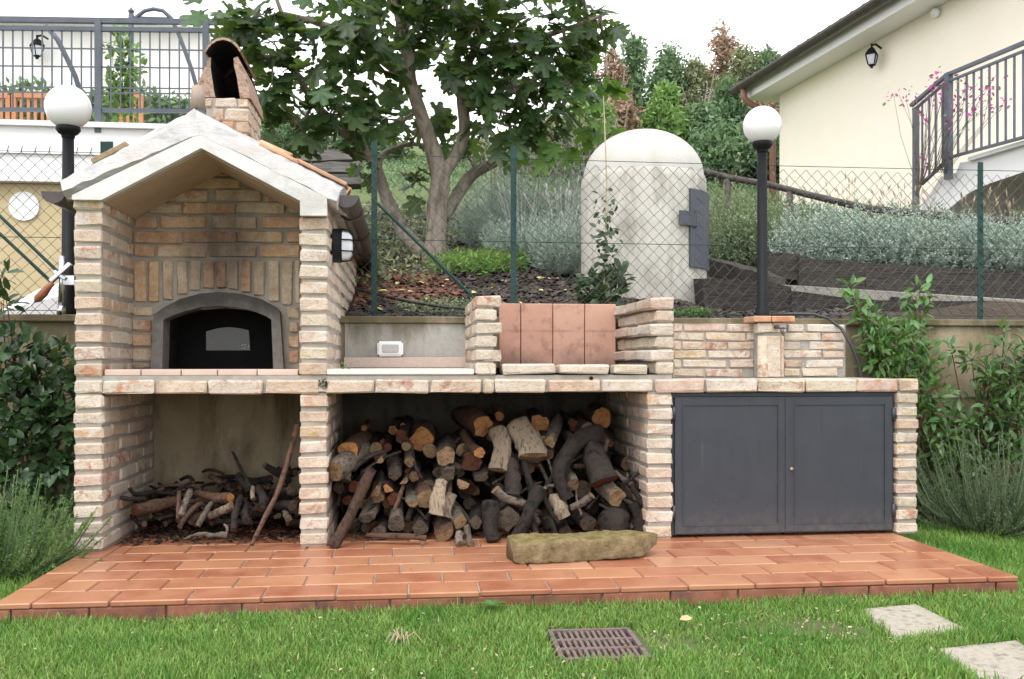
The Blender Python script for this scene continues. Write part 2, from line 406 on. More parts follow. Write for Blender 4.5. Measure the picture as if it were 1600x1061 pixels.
M['lavender_green'] = pm('lavender_green_leaf', (.17, .23, .12), (.27, .33, .19), 4, .7, 0, island=.28, trans=.2, hue=.015)
M['lav_spike'] = pm('lavender_spike', (.27, .28, .24), (.36, .36, .33), 4, .85, 0, island=.25)
M['dry'] = pm('dry_stalk', (.32, .26, .17), (.42, .35, .24), 4, .85, 0, island=.25)
M['ivy'] = pm('ivy_leaf', (.025, .055, .022), (.045, .085, .03), 4, .4, 0, island=.3, trans=.15, spec=.45)
M['grass'] = pm('grass_blade', (.085, .225, .035), (.20, .33, .075), 2.2, .5, 0, island=.42, trans=.3, spec=.35, hue=.022, c3=(.115, .255, .045))
M['grass_dry'] = pm('dry_grass_blade', (.34, .28, .14), (.42, .36, .20), 3, .7, 0, island=.3)
M['chip'] = pm('bark_chip', (.022, .016, .015), (.085, .066, .058), 9, .9, .6, 60, island=.75)
M['chip_red'] = pm('red_bark_chip', (.10, .042, .030), (.17, .08, .055), 9, .9, .4, 60, island=.5)
M['yleaf'] = pm('fallen_yellow_leaf', (.50, .46, .12), (.58, .55, .2), 9, .7, 0, island=.25)
M['bg_green'] = pm('wood_leaf_green', (.10, .175, .09), (.18, .27, .145), .9, .7, 0, island=.35, trans=.25, hue=.02)  # woodland leaf colours here and below are lightened to imitate distance haze
M['bg_bright'] = pm('wood_leaf_bright', (.15, .27, .07), (.23, .36, .12), .9, .7, 0, island=.35, trans=.3, hue=.02)
M['bg_olive'] = pm('wood_leaf_olive', (.16, .185, .095), (.25, .265, .15), .9, .7, 0, island=.35, trans=.25, hue=.02)
M['bg_rust'] = pm('wood_leaf_rust', (.30, .18, .13), (.42, .28, .21), .9, .8, 0, island=.35, trans=.2, hue=.02)
M['magenta'] = pm('magenta_bract', (.50, .04, .32), (.60, .08, .42), 4, .6, 0, island=.3, trans=.35)
M['soil'] = pm('garden_soil', (.05, .038, .030), (.10, .078, .06), 12, .95, .8, 40)

def tile_mat():
    m = NT('terracotta_floor_tile'); r = m.rnd(); co = m.coord(); wv = m.math('MULTIPLY', r, 61.0)
    base = m.ramp(r, [(0, (.31, .112, .057)), (.2, (.355, .145, .073)), (.4, (.285, .096, .050)), (.6, (.38, .168, .086)), (.75, (.32, .120, .063)), (.9, (.40, .195, .110))], 'CONSTANT')
    n = m.noise(co, 7, 5, .6, wv); base = m.mix(m.fr(n, .35, .7, 0, .55), base, (.42, .22, .125))
    n2 = m.noise(co, 40, 5, .7, wv); base = m.mix(m.fr(n2, .6, .75, 0, .5), base, (.50, .36, .26))
    n3 = m.noise(m.coord(world=True), 2.2, 5, .6); base = m.mix(m.fr(n3, .5, .75, 0, .35), base, (.22, .09, .055))
    m.bs(Base__Color=base, Roughness=m.fr(n, .3, .7, .24, .46), Specular__IOR__Level=.5); m.bump(m.noise(co, 50, 5, .6, wv), .12, .004)
    return m.mat
M['floor'] = tile_mat()
M['riser'] = pm('riser_tile', (.17, .060, .036), (.25, .10, .062), 9, .7, .3, 60, rand=.2, c3=(.13, .06, .045))
def arch_mat():
    m = NT('sooty_oven_surround'); co = m.coord(world=True)
    n = m.noise(co, 10, 6, .65); n2 = m.noise(co, 30, 5, .6)
    col = m.mix(m.fr(n2, .35, .65), (.13, .12, .11), (.20, .185, .17))
    p = m.n('SeparateXYZ', None, _0=co)
    top = m.fr(m.math('ADD', p.outputs[2], m.math('MULTIPLY', m.math('SUBTRACT', n, .5), .2)), .96, 1.09)
    col = m.mix(m.math('MULTIPLY', top, .85), col, (.035, .032, .03))
    m.bs(Base__Color=col, Roughness=.9, Specular__IOR__Level=.2); m.bump(n2, .5, .006); return m.mat
M['arch'] = arch_mat()
def concrete_mat(name, top, c1, c2, moss, mossamt):
    m = NT(name); co = m.coord(world=True)
    n = m.noise(co, 5, 6, .6); n2 = m.noise(co, 60, 5, .6)
    st = m.noise(m.coord((4.5, 4.5, 1.3), True), 1, 7, .66, None, .5)
    col = m.mix(m.fr(n, .3, .7), c1, c2)
    p = m.n('SeparateXYZ', None, _0=co).outputs[2]
    col = m.mix(m.math('MULTIPLY', m.fr(st, .44, .62), mossamt), col, moss)
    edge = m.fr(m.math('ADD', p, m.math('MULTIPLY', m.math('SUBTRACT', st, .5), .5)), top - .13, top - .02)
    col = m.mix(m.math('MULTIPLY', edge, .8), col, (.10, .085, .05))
    col = m.mix(m.fr(n2, .6, .75, 0, .5), col, m.mix(1, col, (.5, .47, .42), 'MULTIPLY'))
    m.bs(Base__Color=col, Roughness=.92, Specular__IOR__Level=.2); m.bump(m.math('ADD', n2, n), .45, .01); return m.mat
M['concrete'] = concrete_mat('mossy_concrete', 1.047, (.26, .21, .13), (.36, .30, .21), (.09, .072, .038), .85)
M['concrete_grey'] = concrete_mat('grey_concrete', 1.047, (.36, .35, .32), (.42, .41, .38), (.22, .20, .16), .6)
M['bay_shade'] = pm('shade_darkened_concrete', (.035, .030, .025), (.085, .075, .06), 4, .95, .5, 60, stretch=(1.5, 1.5, .6), c3=(.05, .042, .034))  # near-black concrete colour stands in for deep shade in the wide bay
def slate_mat():
    m = NT('slate_painted_metal'); co = m.coord(world=True)
    st = m.noise(m.coord((30, 30, 2.2), True), 1, 6, .6); n = m.noise(co, 6, 5, .6)
    col = m.mix(m.fr(n, .3, .7), (.030, .033, .043), (.039, .043, .054))
    col = m.mix(m.fr(st, .58, .75, 0, .5), col, (.018, .020, .028))
    n5 = m.noise(co, 55, 4, .6); col = m.mix(m.fr(n5, .66, .76, 0, .6), col, (.12, .125, .135))
    z_ = m.n('SeparateXYZ', None, _0=co).outputs[2]; du = m.math('MULTIPLY', m.fr(m.math('ADD', z_, m.math('MULTIPLY', m.math('SUBTRACT', n, .5), .25)), 0, .16, .5, 0), m.fr(m.noise(co, 30, 6, .7), .35, .7))
    col = m.mix(du, col, (.16, .135, .115)); sp = m.noise(m.coord((55, 55, 3.5), True), 1, 5, .6); col = m.mix(m.fr(sp, .63, .72, 0, .35), col, (.10, .105, .115))
    m.bs(Base__Color=col, Roughness=m.fr(st, .3, .7, .36, .52), Specular__IOR__Level=.45); m.bump(n, .04, .01); return m.mat
M['slate'] = slate_mat()
def well_mat():
    m = NT('weathered_white_render'); co = m.coord(world=True)
    st = m.noise(m.coord((7, 7, 2.0), True), 1, 7, .68, None, .6); n = m.noise(co, 4, 6, .6)
    p = m.n('SeparateXYZ', None, _0=co).outputs[2]
    col = m.mix(m.fr(n, .35, .65), (.47, .45, .405), (.56, .54, .49))
    col = m.mix(m.fr(st, .46, .66, 0, .85), col, (.25, .23, .19))
    col = m.mix(m.math('MULTIPLY', m.fr(p, 2.02, 2.06), .75), col, (.50, .485, .45))
    m.bs(Base__Color=col, Roughness=.9, Specular__IOR__Level=.2); m.bump(m.noise(co, 35, 7, .7), .5, .012); return m.mat
M['well'] = well_mat()
def terrain_mat():
    m = NT('hillside_ground'); co = m.coord(world=True)
    n = m.noise(co, 1.3, 6, .6); n2 = m.noise(co, 25, 6, .65)
    p = m.n('SeparateXYZ', None, _0=co)
    g = m.mix(m.fr(n2, .35, .65), (.085, .12, .045), (.14, .175, .07))
    s_ = m.mix(m.fr(n2, .35, .65), (.045, .034, .028), (.10, .075, .055))
    f = m.fr(m.math('ADD', p.outputs[1], m.math('MULTIPLY', m.math('SUBTRACT', n, .5), 6.0)), 11.0, 14.0)
    m.bs(Base__Color=m.mix(f, s_, g), Roughness=.95, Specular__IOR__Level=.15); m.bump(n2, .8, .03); return m.mat
M['terrain'] = terrain_mat()
M['lawn'] = pm('lawn_ground', (.045, .085, .018), (.085, .11, .035), 9, .95, .8, 70, c3=(.10, .085, .05))

# ------------------------------------------------------------------ levels
Y0, YN, YW, Y1 = 4.14, 4.58, 4.97, 3.265
ZC, ZS = .748, .668
ZW = 1.047
ZL = -.078
XL0, XL1 = U(115, 600, Y0).x, U(160, 600, Y0).x
X2a, X2b = U(468, 600, Y0).x, U(512, 600, Y0).x
X3a, X3b = U(1011, 600, Y0).x, U(1051, 600, Y0).x
X4a, X4b = U(1402, 600, Y0).x, U(1434, 600, Y0).x

# ------------------------------------------------------------------ setting: lawn, terrain, terrace, retaining wall
lawn = MB()
lawn.add([(-40, -30, ZL), (40, -30, ZL), (40, 5.0, ZL), (-40, 5.0, ZL)], [(0, 1, 2, 3)])
tag(lawn.build('lawn', M['lawn']), kind='structure')

def sstep(a, b, x):
    t = np.clip((x - a) / (b - a), 0, 1); return t * t * (3 - 2 * t)
def gz(X, Y):
    X = np.asarray(X, float); Y = np.asarray(Y, float)
    z = 1.015 + .22 * np.clip(Y - 5.09, 0, 1.2) + .26 * np.clip(Y - 6.29, 0, 40)
    z = z - .12 * np.clip(Y - 46, 0, 400) * .3
    left = sstep(-.55, -1.5, X + .22 * (Y - 5.05) * (Y < 30))
    z = z * (1 - left) + (1.015 + .02 * (Y - 5.05)) * left
    rough = .02 * np.sin(X * 5.1 + Y * 2.3) + .02 * np.sin(Y * 6.7 - X * 3.1)
    return z + rough * sstep(5.35, 5.8, Y)
xs = np.concatenate([np.linspace(-40, -5, 20), np.linspace(-4.8, 6.8, 78), np.linspace(7.2, 50, 25)])
ys = np.concatenate([[5.08], np.linspace(5.14, 12, 58), np.linspace(12.5, 80, 50)])
XX, YY = np.meshgrid(xs, ys); ZZ = gz(XX, YY)
nx_, ny_ = len(xs), len(ys)
tb = MB(); tb.v = list(zip(XX.ravel(), YY.ravel(), ZZ.ravel()))
tb.f = [(j * nx_ + i, j * nx_ + i + 1, (j + 1) * nx_ + i + 1, (j + 1) * nx_ + i) for j in range(ny_ - 1) for i in range(nx_ - 1)]; tb.m = [0] * len(tb.f)
tag(tb.build('hillside_terrain', M['terrain'], smooth=True), kind='structure')

# terrace of terracotta tiles
TX0, TX1, TZ = U(-6, 943, Y1).x * .6 + U(118, 858, Y0).x * .4, U(1585, 897, Y1).x * .8 + U(1432, 833, Y0).x * .2, 0.0
ter = MB().box((TX0 + .012, Y1 + .02, ZL - .1), (TX1 - .012, YW, -.008)).build('terrace_floor', M['mortar_grey'])
tag(ter, kind='structure')
_tc = {}
def tile_mesh(lx, ly, lz, mat, bev=.004):
    k = (round(lx, 2), round(ly, 3), round(lz, 3), mat.name)
    if k not in _tc:
        mb = MB().box((-k[0] / 2, -ly / 2, -lz / 2), (k[0] / 2, ly / 2, lz / 2)); me = mb.mesh('tile', mat)
        bm = bmesh.new(); bm.from_mesh(me); bmesh.ops.bevel(bm, geom=bm.edges[:], offset=bev, segments=1, affect='EDGES'); bm.to_mesh(me); bm.free()
        _tc[k] = me
    return _tc[k]
TL, TD, BW = .25, .161, .125
for side in (0, 1):
    y = Y1; k = 0
    while y < YW - .02:
        e = min(y + (.25 if k else .21), YW); xa_ = TX0 if side == 0 else TX1 - BW
        o = link('tile', tile_mesh(BW - .006, e - y - .006, .02, M['floor']), ter, (xa_ + BW / 2, (y + e) / 2, -.01)); y = e; k += 1
row = 0; y = Y1
while y < YW - .03:
    off = [0, .5, .12, .62, .25, .75][row % 6] * TL
    x = TX0 + BW - off
    d = min(TD, YW - y)
    while x < TX1 - BW - .01:
        a, b = max(x, TX0 + BW), min(x + TL, TX1 - BW)
        if b - a > .025:
            o = link('tile', tile_mesh(b - a - .006, d - .006, .02, M['floor']), ter,
                     ((a + b) / 2, y + d / 2, -.01 + R.uniform(-.0012, .0012)), (R.uniform(-.003, .003), R.uniform(-.003, .003), 0))
            o.scale.x = (b - a - .006) / round(b - a - .006, 2)
        x += TL
    y += TD; row += 1
x = TX0 - .19
while x < TX1:                                   # riser tiles along the front edge
    a, b = max(x, TX0 + .002), min(x + TL, TX1)
    if b - a > .03:
        o = link('edge_tile', tile_mesh(b - a - .006, .018, .085, M['riser']), ter, ((a + b) / 2, Y1 + .014, -.064))
        o.scale.x = (b - a - .006) / round(b - a - .006, 2)
    x += TL
for k in range(6):
    a = Y1 + .02 + k * TL
    if a + TL < YW: link('edge_tile', tile_mesh(.244, .018, .085, M['riser']), ter, (TX1 - .004, a + TL / 2, -.0665), (0, 0, math.pi / 2))

# retaining wall
rw = thing('retaining_wall', (0, YW, ZL), 'long mossy concrete retaining wall behind the brick oven and counter', 'wall')
part(MB().box((-7, YW, ZL - .3), (8, 5.10, ZW - .038)), 'wall_body', M['concrete'], rw)
cp = part(MB().box((-7, YW - .022, ZW - .038), (8, 5.13, ZW)), 'coping', M['concrete'], rw); bevel(cp, .006, 1)
part(MB().box((X2b + .02, YW - .012, ZC), (U(735, 540, YW).x, YW - .002, ZW - .04)), 'render_panel', M['concrete_grey'], rw)
part(MB().box((X2b + .01, YW - .009, .001), (X3a - .01, YW - .001, ZS - .001)), 'bay_shade_panel', M['bay_shade'], rw)  # added sheet with the recess shade painted in, behind the woodpile
part(MB().box((X4b + .05, YW - .008, .605), (8, YW - .001, .622)), 'joint_line', M['mortar'], rw)

# ------------------------------------------------------------------ bricks
_bc = {}
def brick_mesh(lx, ly, lz, mat, bev=.008, jit=.0036, var=7):
    k = (round(lx, 2), round(ly, 2), round(lz, 3), mat.name, R.randrange(var))
    if k not in _bc:
        me = MB().box((-.5, -.5, -.5), (.5, .5, .5)).mesh('brick', mat)
        bm = bmesh.new(); bm.from_mesh(me)
        for v in bm.verts: v.co = Vector((v.co.x * k[0], v.co.y * k[1], v.co.z * k[2]))
        bmesh.ops.bevel(bm, geom=bm.edges[:], offset=bev, segments=1, affect='EDGES')
        for v in bm.verts: v.co += Vector([R.uniform(-jit, jit) for _ in range(3)])
        for f in bm.faces: f.smooth = False
        bm.to_mesh(me); bm.free(); _bc[k] = me
    me = _bc[k]
    return me, (lx / k[0], ly / k[1], 1)
def brick(t, a, b, mat=None, name='brick', jit=1.0, bev=.007):
    """brick filling the box a..b (world) as a child of t (t or its parent holds the location)"""
    a, b = Vector(a), Vector(b); s_ = b - a
    me, sc = brick_mesh(s_.x, s_.y, s_.z, mat or M['brick'], bev)
    base = t
    off = Vector((0, 0, 0))
    while base is not None: off += Vector(base.location); base = base.parent
    c = (a + b) / 2 - off + Vector((R.uniform(-.002, .002), R.uniform(-.004, .002) , R.uniform(-.002, .002))) * jit
    return link(name, me, t, c, (R.uniform(-.012, .012) * jit, R.uniform(-.012, .012) * jit, R.uniform(-.012, .012) * jit), sc)
def course_y(t, x0, x1, ya, yb, z, hgt, first, L=.25, mat=None, j=.009):
    y = ya; k = 0
    while y < yb - .02:
        l = first if k == 0 else L
        e = min(y + l, yb)
        if yb - e < .05: e = yb
        brick(t, (x0 + R.uniform(-.003, .003), y + (0 if k == 0 else j / 2), z), (x1 + R.uniform(-.003, .003), e - j / 2, z + hgt), mat)
        y = e; k += 1

# ---- counter with its pillars
ct = thing('brick_counter', ((X2a + X3b) / 2, Y0, 0), 'long low brick counter on four brick pillars with firewood bays below', 'counter')
core = MB()
NB = 10; P = ZS / NB
for (a, b) in ((XL0, XL1), (X2a, X2b), (X3a, X3b)):
    core.box((a + .006, Y0 + .007, 0), (b - .006, YW - .003, ZS + .001))
    for k in range(NB):
        course_y(ct, a, b, Y0, YW - .004, k * P + .006, P - .015, (.25, .125)[k % 2])
core.box((X4a + .006, Y0 + .007, 0), (X4b - .006, YW - .003, ZS + .001))
for k in range(11):
    course_y(ct, X4a, X4b, Y0, YW - .004, k * ZS / 11 + .004, ZS / 11 - .013, (.25, .125)[k % 2])
core.box((XL1 - .01, Y0 + .011, ZS + .002), (X3b, YW - .003, ZC - .002))
core.box((X3b + .001, Y0 + .012, ZS + .002), (X4b - .006, YW - .003, .7235))
part(core, 'mortar_core', M['mortar'], ct)
for a, b in ((161, 240), (245, 323), (327, 411), (416, 499), (508, 583), (587, 670), (674, 752), (755, 772), (774, 853), (856, 937), (940, 1020),
             (1023, 1101), (1104, 1182), (1185, 1257), (1259, 1338), (1340, 1401), (1404, 1434)):
    xa, xb = U(a, 605, Y0).x, U(b, 605, Y0).x
    brick(ct, (xa, Y0 - R.uniform(0, .008), ZS), (xb, Y0 + .115, ZS + .058))
for k in range(14):                              # flat bricks capping the right part of the counter
    pass

# ---- pizza oven house
ov = thing('pizza_oven', (U(315, 500, Y0).x, Y0, ZC), 'tall brick pizza oven with white gable roof and arched dark mouth', 'oven')
zt = 1.517; NBU = 12; PU = (zt - ZS) / NBU
core = MB()
core.box((XL0 + .008, Y0 + .009, ZS + .004), (XL1 - .006, 6.6, zt))
core.box((X2a + .008, Y0 + .009, ZS + .004), (X2b - .006, 6.6, zt))
for k in range(NBU):
    z = ZS + k * PU
    course_y(ov, XL0, XL1, Y0, YN + .02, z + .006, PU - .016, (.25, .125)[k % 2])
    course_y(ov, X2a, X2b, Y0, 6.6, z + .006, PU - .016, (.25, .125)[k % 2])
for k in range(NBU):
    z = ZS + k * PU
    if z > ZW - .08: course_y(ov, XL0, XL0 + .11, YN + .03, 6.6, z + .006, PU - .016, (.18, .25)[k % 2])
xi0, xi1 = XL1, X2a
apex = U(314.6, 232, Y0)
zi = 1.517
core.prism([(xi0 - .02, ZC + .001), (xi1 + .02, ZC + .001), (xi1 + .02, zi + .03), (apex.x, apex.z + .02), (xi0 - .02, zi + .03)], YN + .012, YN + .2)
# the oven mouth is cut as an opening: wall above, left, right of it -> built as pieces
core.v = core.v[:-10]; core.f = core.f[:-7]; core.m = core.m[:-7]
def PN(x, y, Y=YN): q = U(x, y, Y); return (q.x, q.z)
mouth_in = [PN(257, 577), PN(258, 500), PN(275, 492), PN(305, 483), PN(345, 479), PN(385, 483), PN(412, 491), PN(426, 500), PN(429, 577)]
out_l, out_r = xi0 - .02, xi1 + .02
top_poly = [(out_l, ZC + .001), mouth_in[0], *mouth_in[1:], (out_r, ZC + .001), (out_r, zi + .03), (apex.x, apex.z + .02), (out_l, zi + .03)]
def front_panel(mb, poly, y0, y1):
    # triangulated via bmesh because of the concave outline
    bm = bmesh.new(); vs_ = [bm.verts.new((x, y0, z)) for x, z in poly]; f = bm.faces.new(vs_); bm.normal_update()
    r = bmesh.ops.triangulate(bm, faces=[f])
    n = len(poly)
    bm.verts.index_update()
    fs = [tuple(v.index for v in q.verts) for q in bm.faces]
    mb.add([v.co for v in bm.verts] + [(x, y1, z) for x, z in poly], fs + [tuple(i + n for i in reversed(q)) for q in fs] + [(i, n + i, n + (i + 1) % n, (i + 1) % n) for i in range(n)])
    bm.free()
part(core, 'mortar_core', M['mortar'], ov)
nw = MB(); front_panel(nw, top_poly, YN + .012, YN + .12); part(nw, 'niche_wall', M['niche_mortar'], ov)
def nb(x0, y0, x1, y1):                         # niche brick from two photo corners
    a, b = PN(x0, y1), PN(x1, y0)
    brick(ov, (a[0], YN, a[1]), (b[0], YN + .06, b[1]), M['brick_niche'], jit=.7, bev=.005)
def c2(x, y): return 80 + x / 2.963, 160 + y / 2.963
for (y0, y1, xs_) in ((300, 340, [(745, 835)]), (350, 396, [(655, 875), (890, 955)]), (405, 456, [(540, 725), (757, 970), (985, 1075)]),
                      (467, 512, [(455, 603), (610, 848), (855, 1077), (1095, 1148)]), (530, 580, [(385, 487), (505, 716), (738, 950), (974, 1150)]),
                      (597, 646, [(383, 605), (612, 853), (860, 1066), (1092, 1150)]), (662, 713, [(386, 480), (490, 716), (727, 950), (965, 1150)])):
    for a, b in xs_: nb(*c2(a, y0), *c2(b, y1))
for (a, b, e) in ((386, 436, 922), (450, 500, 922), (516, 563, 915), (581, 628, 888), (639, 689, 868), (704, 755, 860), (762, 806, 858), (820, 865, 866), (878, 926, 878),
                  (938, 988, 893), (1007, 1055, 920), (1067, 1113, 935), (1128, 1150, 925)):
    nb(*c2(a, 734), *c2(b, e))
def c7(x, y): return 200 + x / 5.714, 420 + y / 5.714
for q in ((45, 340, 210, 420), (35, 455, 207, 550), (35, 588, 207, 690), (32, 712, 210, 822), (40, 856, 195, 888),
          (1425, 340, 1520, 440), (1440, 478, 1520, 570), (1432, 597, 1520, 703), (1436, 730, 1520, 830)):
    nb(*c7(q[0], q[1]), *c7(q[2], q[3]))
# arched surround, vault and door
af = MB()
outer = [PN(239, 577), PN(244, 492), PN(262, 480), PN(285, 468), PN(315, 460), PN(345, 457), PN(380, 460), PN(410, 468), PN(432, 480), PN(439, 488), PN(445, 577)]
inner = [PN(257, 577), PN(259, 500), PN(272, 494), PN(290, 487.5), PN(317, 481), PN(345, 479), PN(374, 481), PN(400, 487.5), PN(416, 494), PN(426, 500), PN(429, 577)]
n = len(outer)
ya, yb = YN - .045, YN + .05
af.v = [(x, ya, z) for x, z in outer] + [(x, ya, z) for x, z in inner] + [(x, yb, z) for x, z in outer] + [(x, yb + .03, z) for x, z in inner]
for i in range(n - 1):
    af.f += [(i, n + i, n + i + 1, i + 1), (2 * n + i, i, i + 1, 2 * n + i + 1), (n + i, 3 * n + i, 3 * n + i + 1, n + i + 1)]
af.f += [(0, 2 * n, 3 * n, n), (n - 1, 2 * n - 1, 4 * n - 1, 3 * n - 1)]
af.m = [0] * len(af.f)
part(af, 'arch_surround', M['arch'], ov)
va = MB(); yc = YN + .31
va.v = [(x, yb + .03, z) for x, z in inner] + [(x, yc, z) for x, z in inner]
va.f = [(i, n + i, n + i + 1, i + 1) for i in range(n - 1)] + [(0, n - 1, 2 * n - 1, n)]; va.m = [0] * len(va.f)
part(va, 'oven_vault', M['soot'], ov)
dr = MB(); dr.v = [(x, yc - .03, z) for x, z in inner] + [(x, yc, z) for x, z in inner]
dr.f = [tuple(range(n - 1, -1, -1))] + [(i, i + 1, n + i + 1, n + i) for i in range(n - 1)]; dr.m = [0] * len(dr.f)
door = part(dr, 'oven_door', M['oven_black'], ov)
yd = yc - .034
def PD(x, y): q = U(x, y, yd); return (q.x, q.z)
wp = [PD(322, 547.5), PD(391, 547.5), PD(388.5, 516), PD(372, 512.5), PD(356, 511.2), PD(340, 513), PD(322, 518)]
g = MB().prism(wp, yd, yd + .004); part(g, 'window', M['oven_glass'], ov).name = 'window'
a, b = PD(377, 546.5), PD(390.5, 538)
lab = part(MB().box((a[0], yd - .003, a[1]), (b[0], yd - .001, b[1])), 'maker_label', pm('label_print', (.05, .05, .05), (.45, .45, .40), 260, .4, 0, lo=.48, hi=.56), ov)
# hearth tiles
hx = [U(x, 582, Y0).x for x in (161, 219, 282, 339, 401, 466)]
for a, b in zip(hx, hx[1:]):
    for k in range(2):
        o = link('hearth_tile', tile_mesh(b - a - .004, .215, .026, M['pink_tile'], .003), ov, loc_(ov, ((a + b) / 2, Y0 + .118 + .217 * k, ZC + .011))); o.scale.x = (b - a - .004) / round(b - a - .004, 2)
# roof
YR = 7.1
def PF(x, y, Y=Y0 - .03): q = U(x, y, Y); return (q.x, q.z)
low = [PF(101, 309), PF(159, 313), PF(314.6, 232), PF(470, 315), PF(524, 314)]
up = [PF(527, 306), PF(313, 209), PF(100, 297)]
sl_ = MB(); front_panel(sl_, [low[0], low[1], low[2], low[3], low[4], (up[0][0], up[0][1] + .01), (up[1][0], up[1][1] + .035), (up[2][0], up[2][1] + .01)], Y0 + .005, YR)
roof = part(sl_, 'roof_slab', M['mortar'], ov)
fa = MB(); front_panel(fa, [PF(113, 312), PF(159, 312.5), PF(314.6, 231.5), PF(469, 314), PF(469, 337), PF(511, 337), PF(511, 309), PF(313, 209), PF(113, 305)], Y0 - .035, Y0 + .004)
part(fa, 'fascia', M['fascia'], ov)
# rake fillets: sloping screed between fascia and tiles
for side in (0, 1):
    fl = MB(); N_ = 14; vs_ = []
    ends = ((PF(98, 297), PF(313, 208)), (PF(526, 314), PF(313, 208)))[side]
    tops = ((PF(98, 280, Y0 + .13), PF(304, 170, Y0 + .13)), (PF(540, 291, Y0 + .13), PF(304, 170, Y0 + .13)))[side]
    for i in range(N_ + 1):
        t_ = i / N_
        fx = ends[0][0] * (1 - t_) + ends[1][0] * t_; fz = ends[0][1] * (1 - t_) + ends[1][1] * t_
        tx = tops[0][0] * (1 - t_) + tops[1][0] * t_; tz = tops[0][1] * (1 - t_) + tops[1][1] * t_
        e = .006
        vs_.append([(fx, Y0 - .036, fz - .004 + R.uniform(-e, e)), ((fx + tx) / 2 , Y0 + .02, (fz + tz) / 2 + .012 + R.uniform(-e, e)), (tx, Y0 + .13, tz + R.uniform(-e, e)), (tx, Y0 + .22, tz - .03), (tx, Y0 + .22, fz - .03), (fx, Y0 + .007, fz - .03)])
    fl.v = [p for r_ in vs_ for p in r_]
    for i in range(N_):
        for k in range(6):
            q = (i * 6 + k, i * 6 + (k + 1) % 6, (i + 1) * 6 + (k + 1) % 6, (i + 1) * 6 + k)
            fl.f.append(q if side else q[::-1])
    fl.f += [tuple(range(6)), tuple(N_ * 6 + k for k in range(6))]
    fl.m = [0] * len(fl.f)
    part(fl, 'rake_fillet', M['screed'], ov, smooth=False)
for i_, (p, q) in enumerate(((PF(159, 313), PF(314.6, 232)), (PF(314.6, 232), PF(470, 315)))):
    mb = MB(); e = .006
    mb.add([(p[0], Y0 + .006, p[1] - e), (q[0], Y0 + .006, q[1] - e), (q[0], YN + .005, q[1] - e), (p[0], YN + .005, p[1] - e),
            (p[0], Y0 + .006, p[1] - .001), (q[0], Y0 + .006, q[1] - .001), (q[0], YN + .005, q[1] - .001), (p[0], YN + .005, p[1] - .001)],
           [(0, 3, 2, 1), (4, 5, 6, 7), (0, 1, 5, 4), (1, 2, 6, 5), (2, 3, 7, 6), (3, 0, 4, 7)])
    part(mb, 'soffit', M['soffit'], ov)
# roof tiles (half-round)
def half_tile(L, r, th, n=8, taper=.85):
    mb = MB(); rows = []
    for j, (yy, rr) in enumerate(((0, r), (L, r * taper))):
        for ri in (rr, rr - th):
            rows.append([(math.cos(math.pi * k / n) * ri, yy, math.sin(math.pi * k / n) * ri) for k in range(n + 1)])
    mb.v = [p for r_ in rows for p in r_]; m = n + 1
    for k in range(n):
        mb.f += [(k, k + 1, 2 * m + k + 1, 2 * m + k), (m + k + 1, m + k, 3 * m + k, 3 * m + k + 1), (k + 1, k, m + k, m + k + 1), (2 * m + k, 2 * m + k + 1, 3 * m + k + 1, 3 * m + k)]
    for k in (0, n): mb.f.append((k, m + k, 3 * m + k, 2 * m + k))
    mb.m = [0] * len(mb.f); return mb
tm = half_tile(.36, .075, .014).mesh('roof_tile', M['roof_tile'], True)
tmm = half_tile(.36, .07, .014).mesh('roof_tile', M['mossy_tile'], True)
ap = Vector((PF(304, 170, Y0 + .13)[0], 0, PF(304, 172, Y0 + .13)[1])); er = Vector((PF(540, 291, Y0 + .13)[0], 0, PF(540, 291, Y0 + .13)[1])); el = Vector((PF(98, 280, Y0 + .13)[0], 0, PF(98, 280, Y0 + .13)[1]))
def slope_tile(me, side, s0, Y, dz=0, flip=False):
    e, = (er,) if side else (el,)
    d = (ap - e).normalized(); p = e + d * s0
    nrm = Vector((-d.z, 0, d.x)); nrm = nrm if nrm.z > 0 else -nrm
    yv = d; zv = -nrm if flip else nrm; xv = yv.cross(zv)
    m3 = Matrix((xv, yv, zv)).transposed()
    o = link('roof_tile', me, roof); q = p + nrm * dz; q.y = Y
    o.matrix_local = Matrix.Translation(loc_(ov, q)) @ m3.to_4x4(); return o
Ls = (ap - er).length; Ll = (ap - el).length
tms = half_tile(.15, .05, .012).mesh('roof_tile', M['roof_tile'], True); tmms = half_tile(.19, .05, .012).mesh('roof_tile', M['mossy_tile'], True)
for c in range(13):
    Yc = Y0 + .235 + c * .21
    for k in range(2 if c else 1):
        slope_tile(tm, 1, k * (Ls - .42), Yc, -.03 + .004 * k, True)
        slope_tile(tmm, 0, k * (Ll - .40), Yc, -.04, True)
    if c:
        for k in range(2):
            slope_tile(tm, 1, k * (Ls - .42), Yc - .105, -.04 + .004 * k); slope_tile(tmm, 0, k * (Ll - .40), Yc - .105, -.05)
slope_tile(tms, 1, Ls - .44, Y0 + .24, -.01)
slope_tile(tmms, 0, .17, Y0 + .24, -.035)
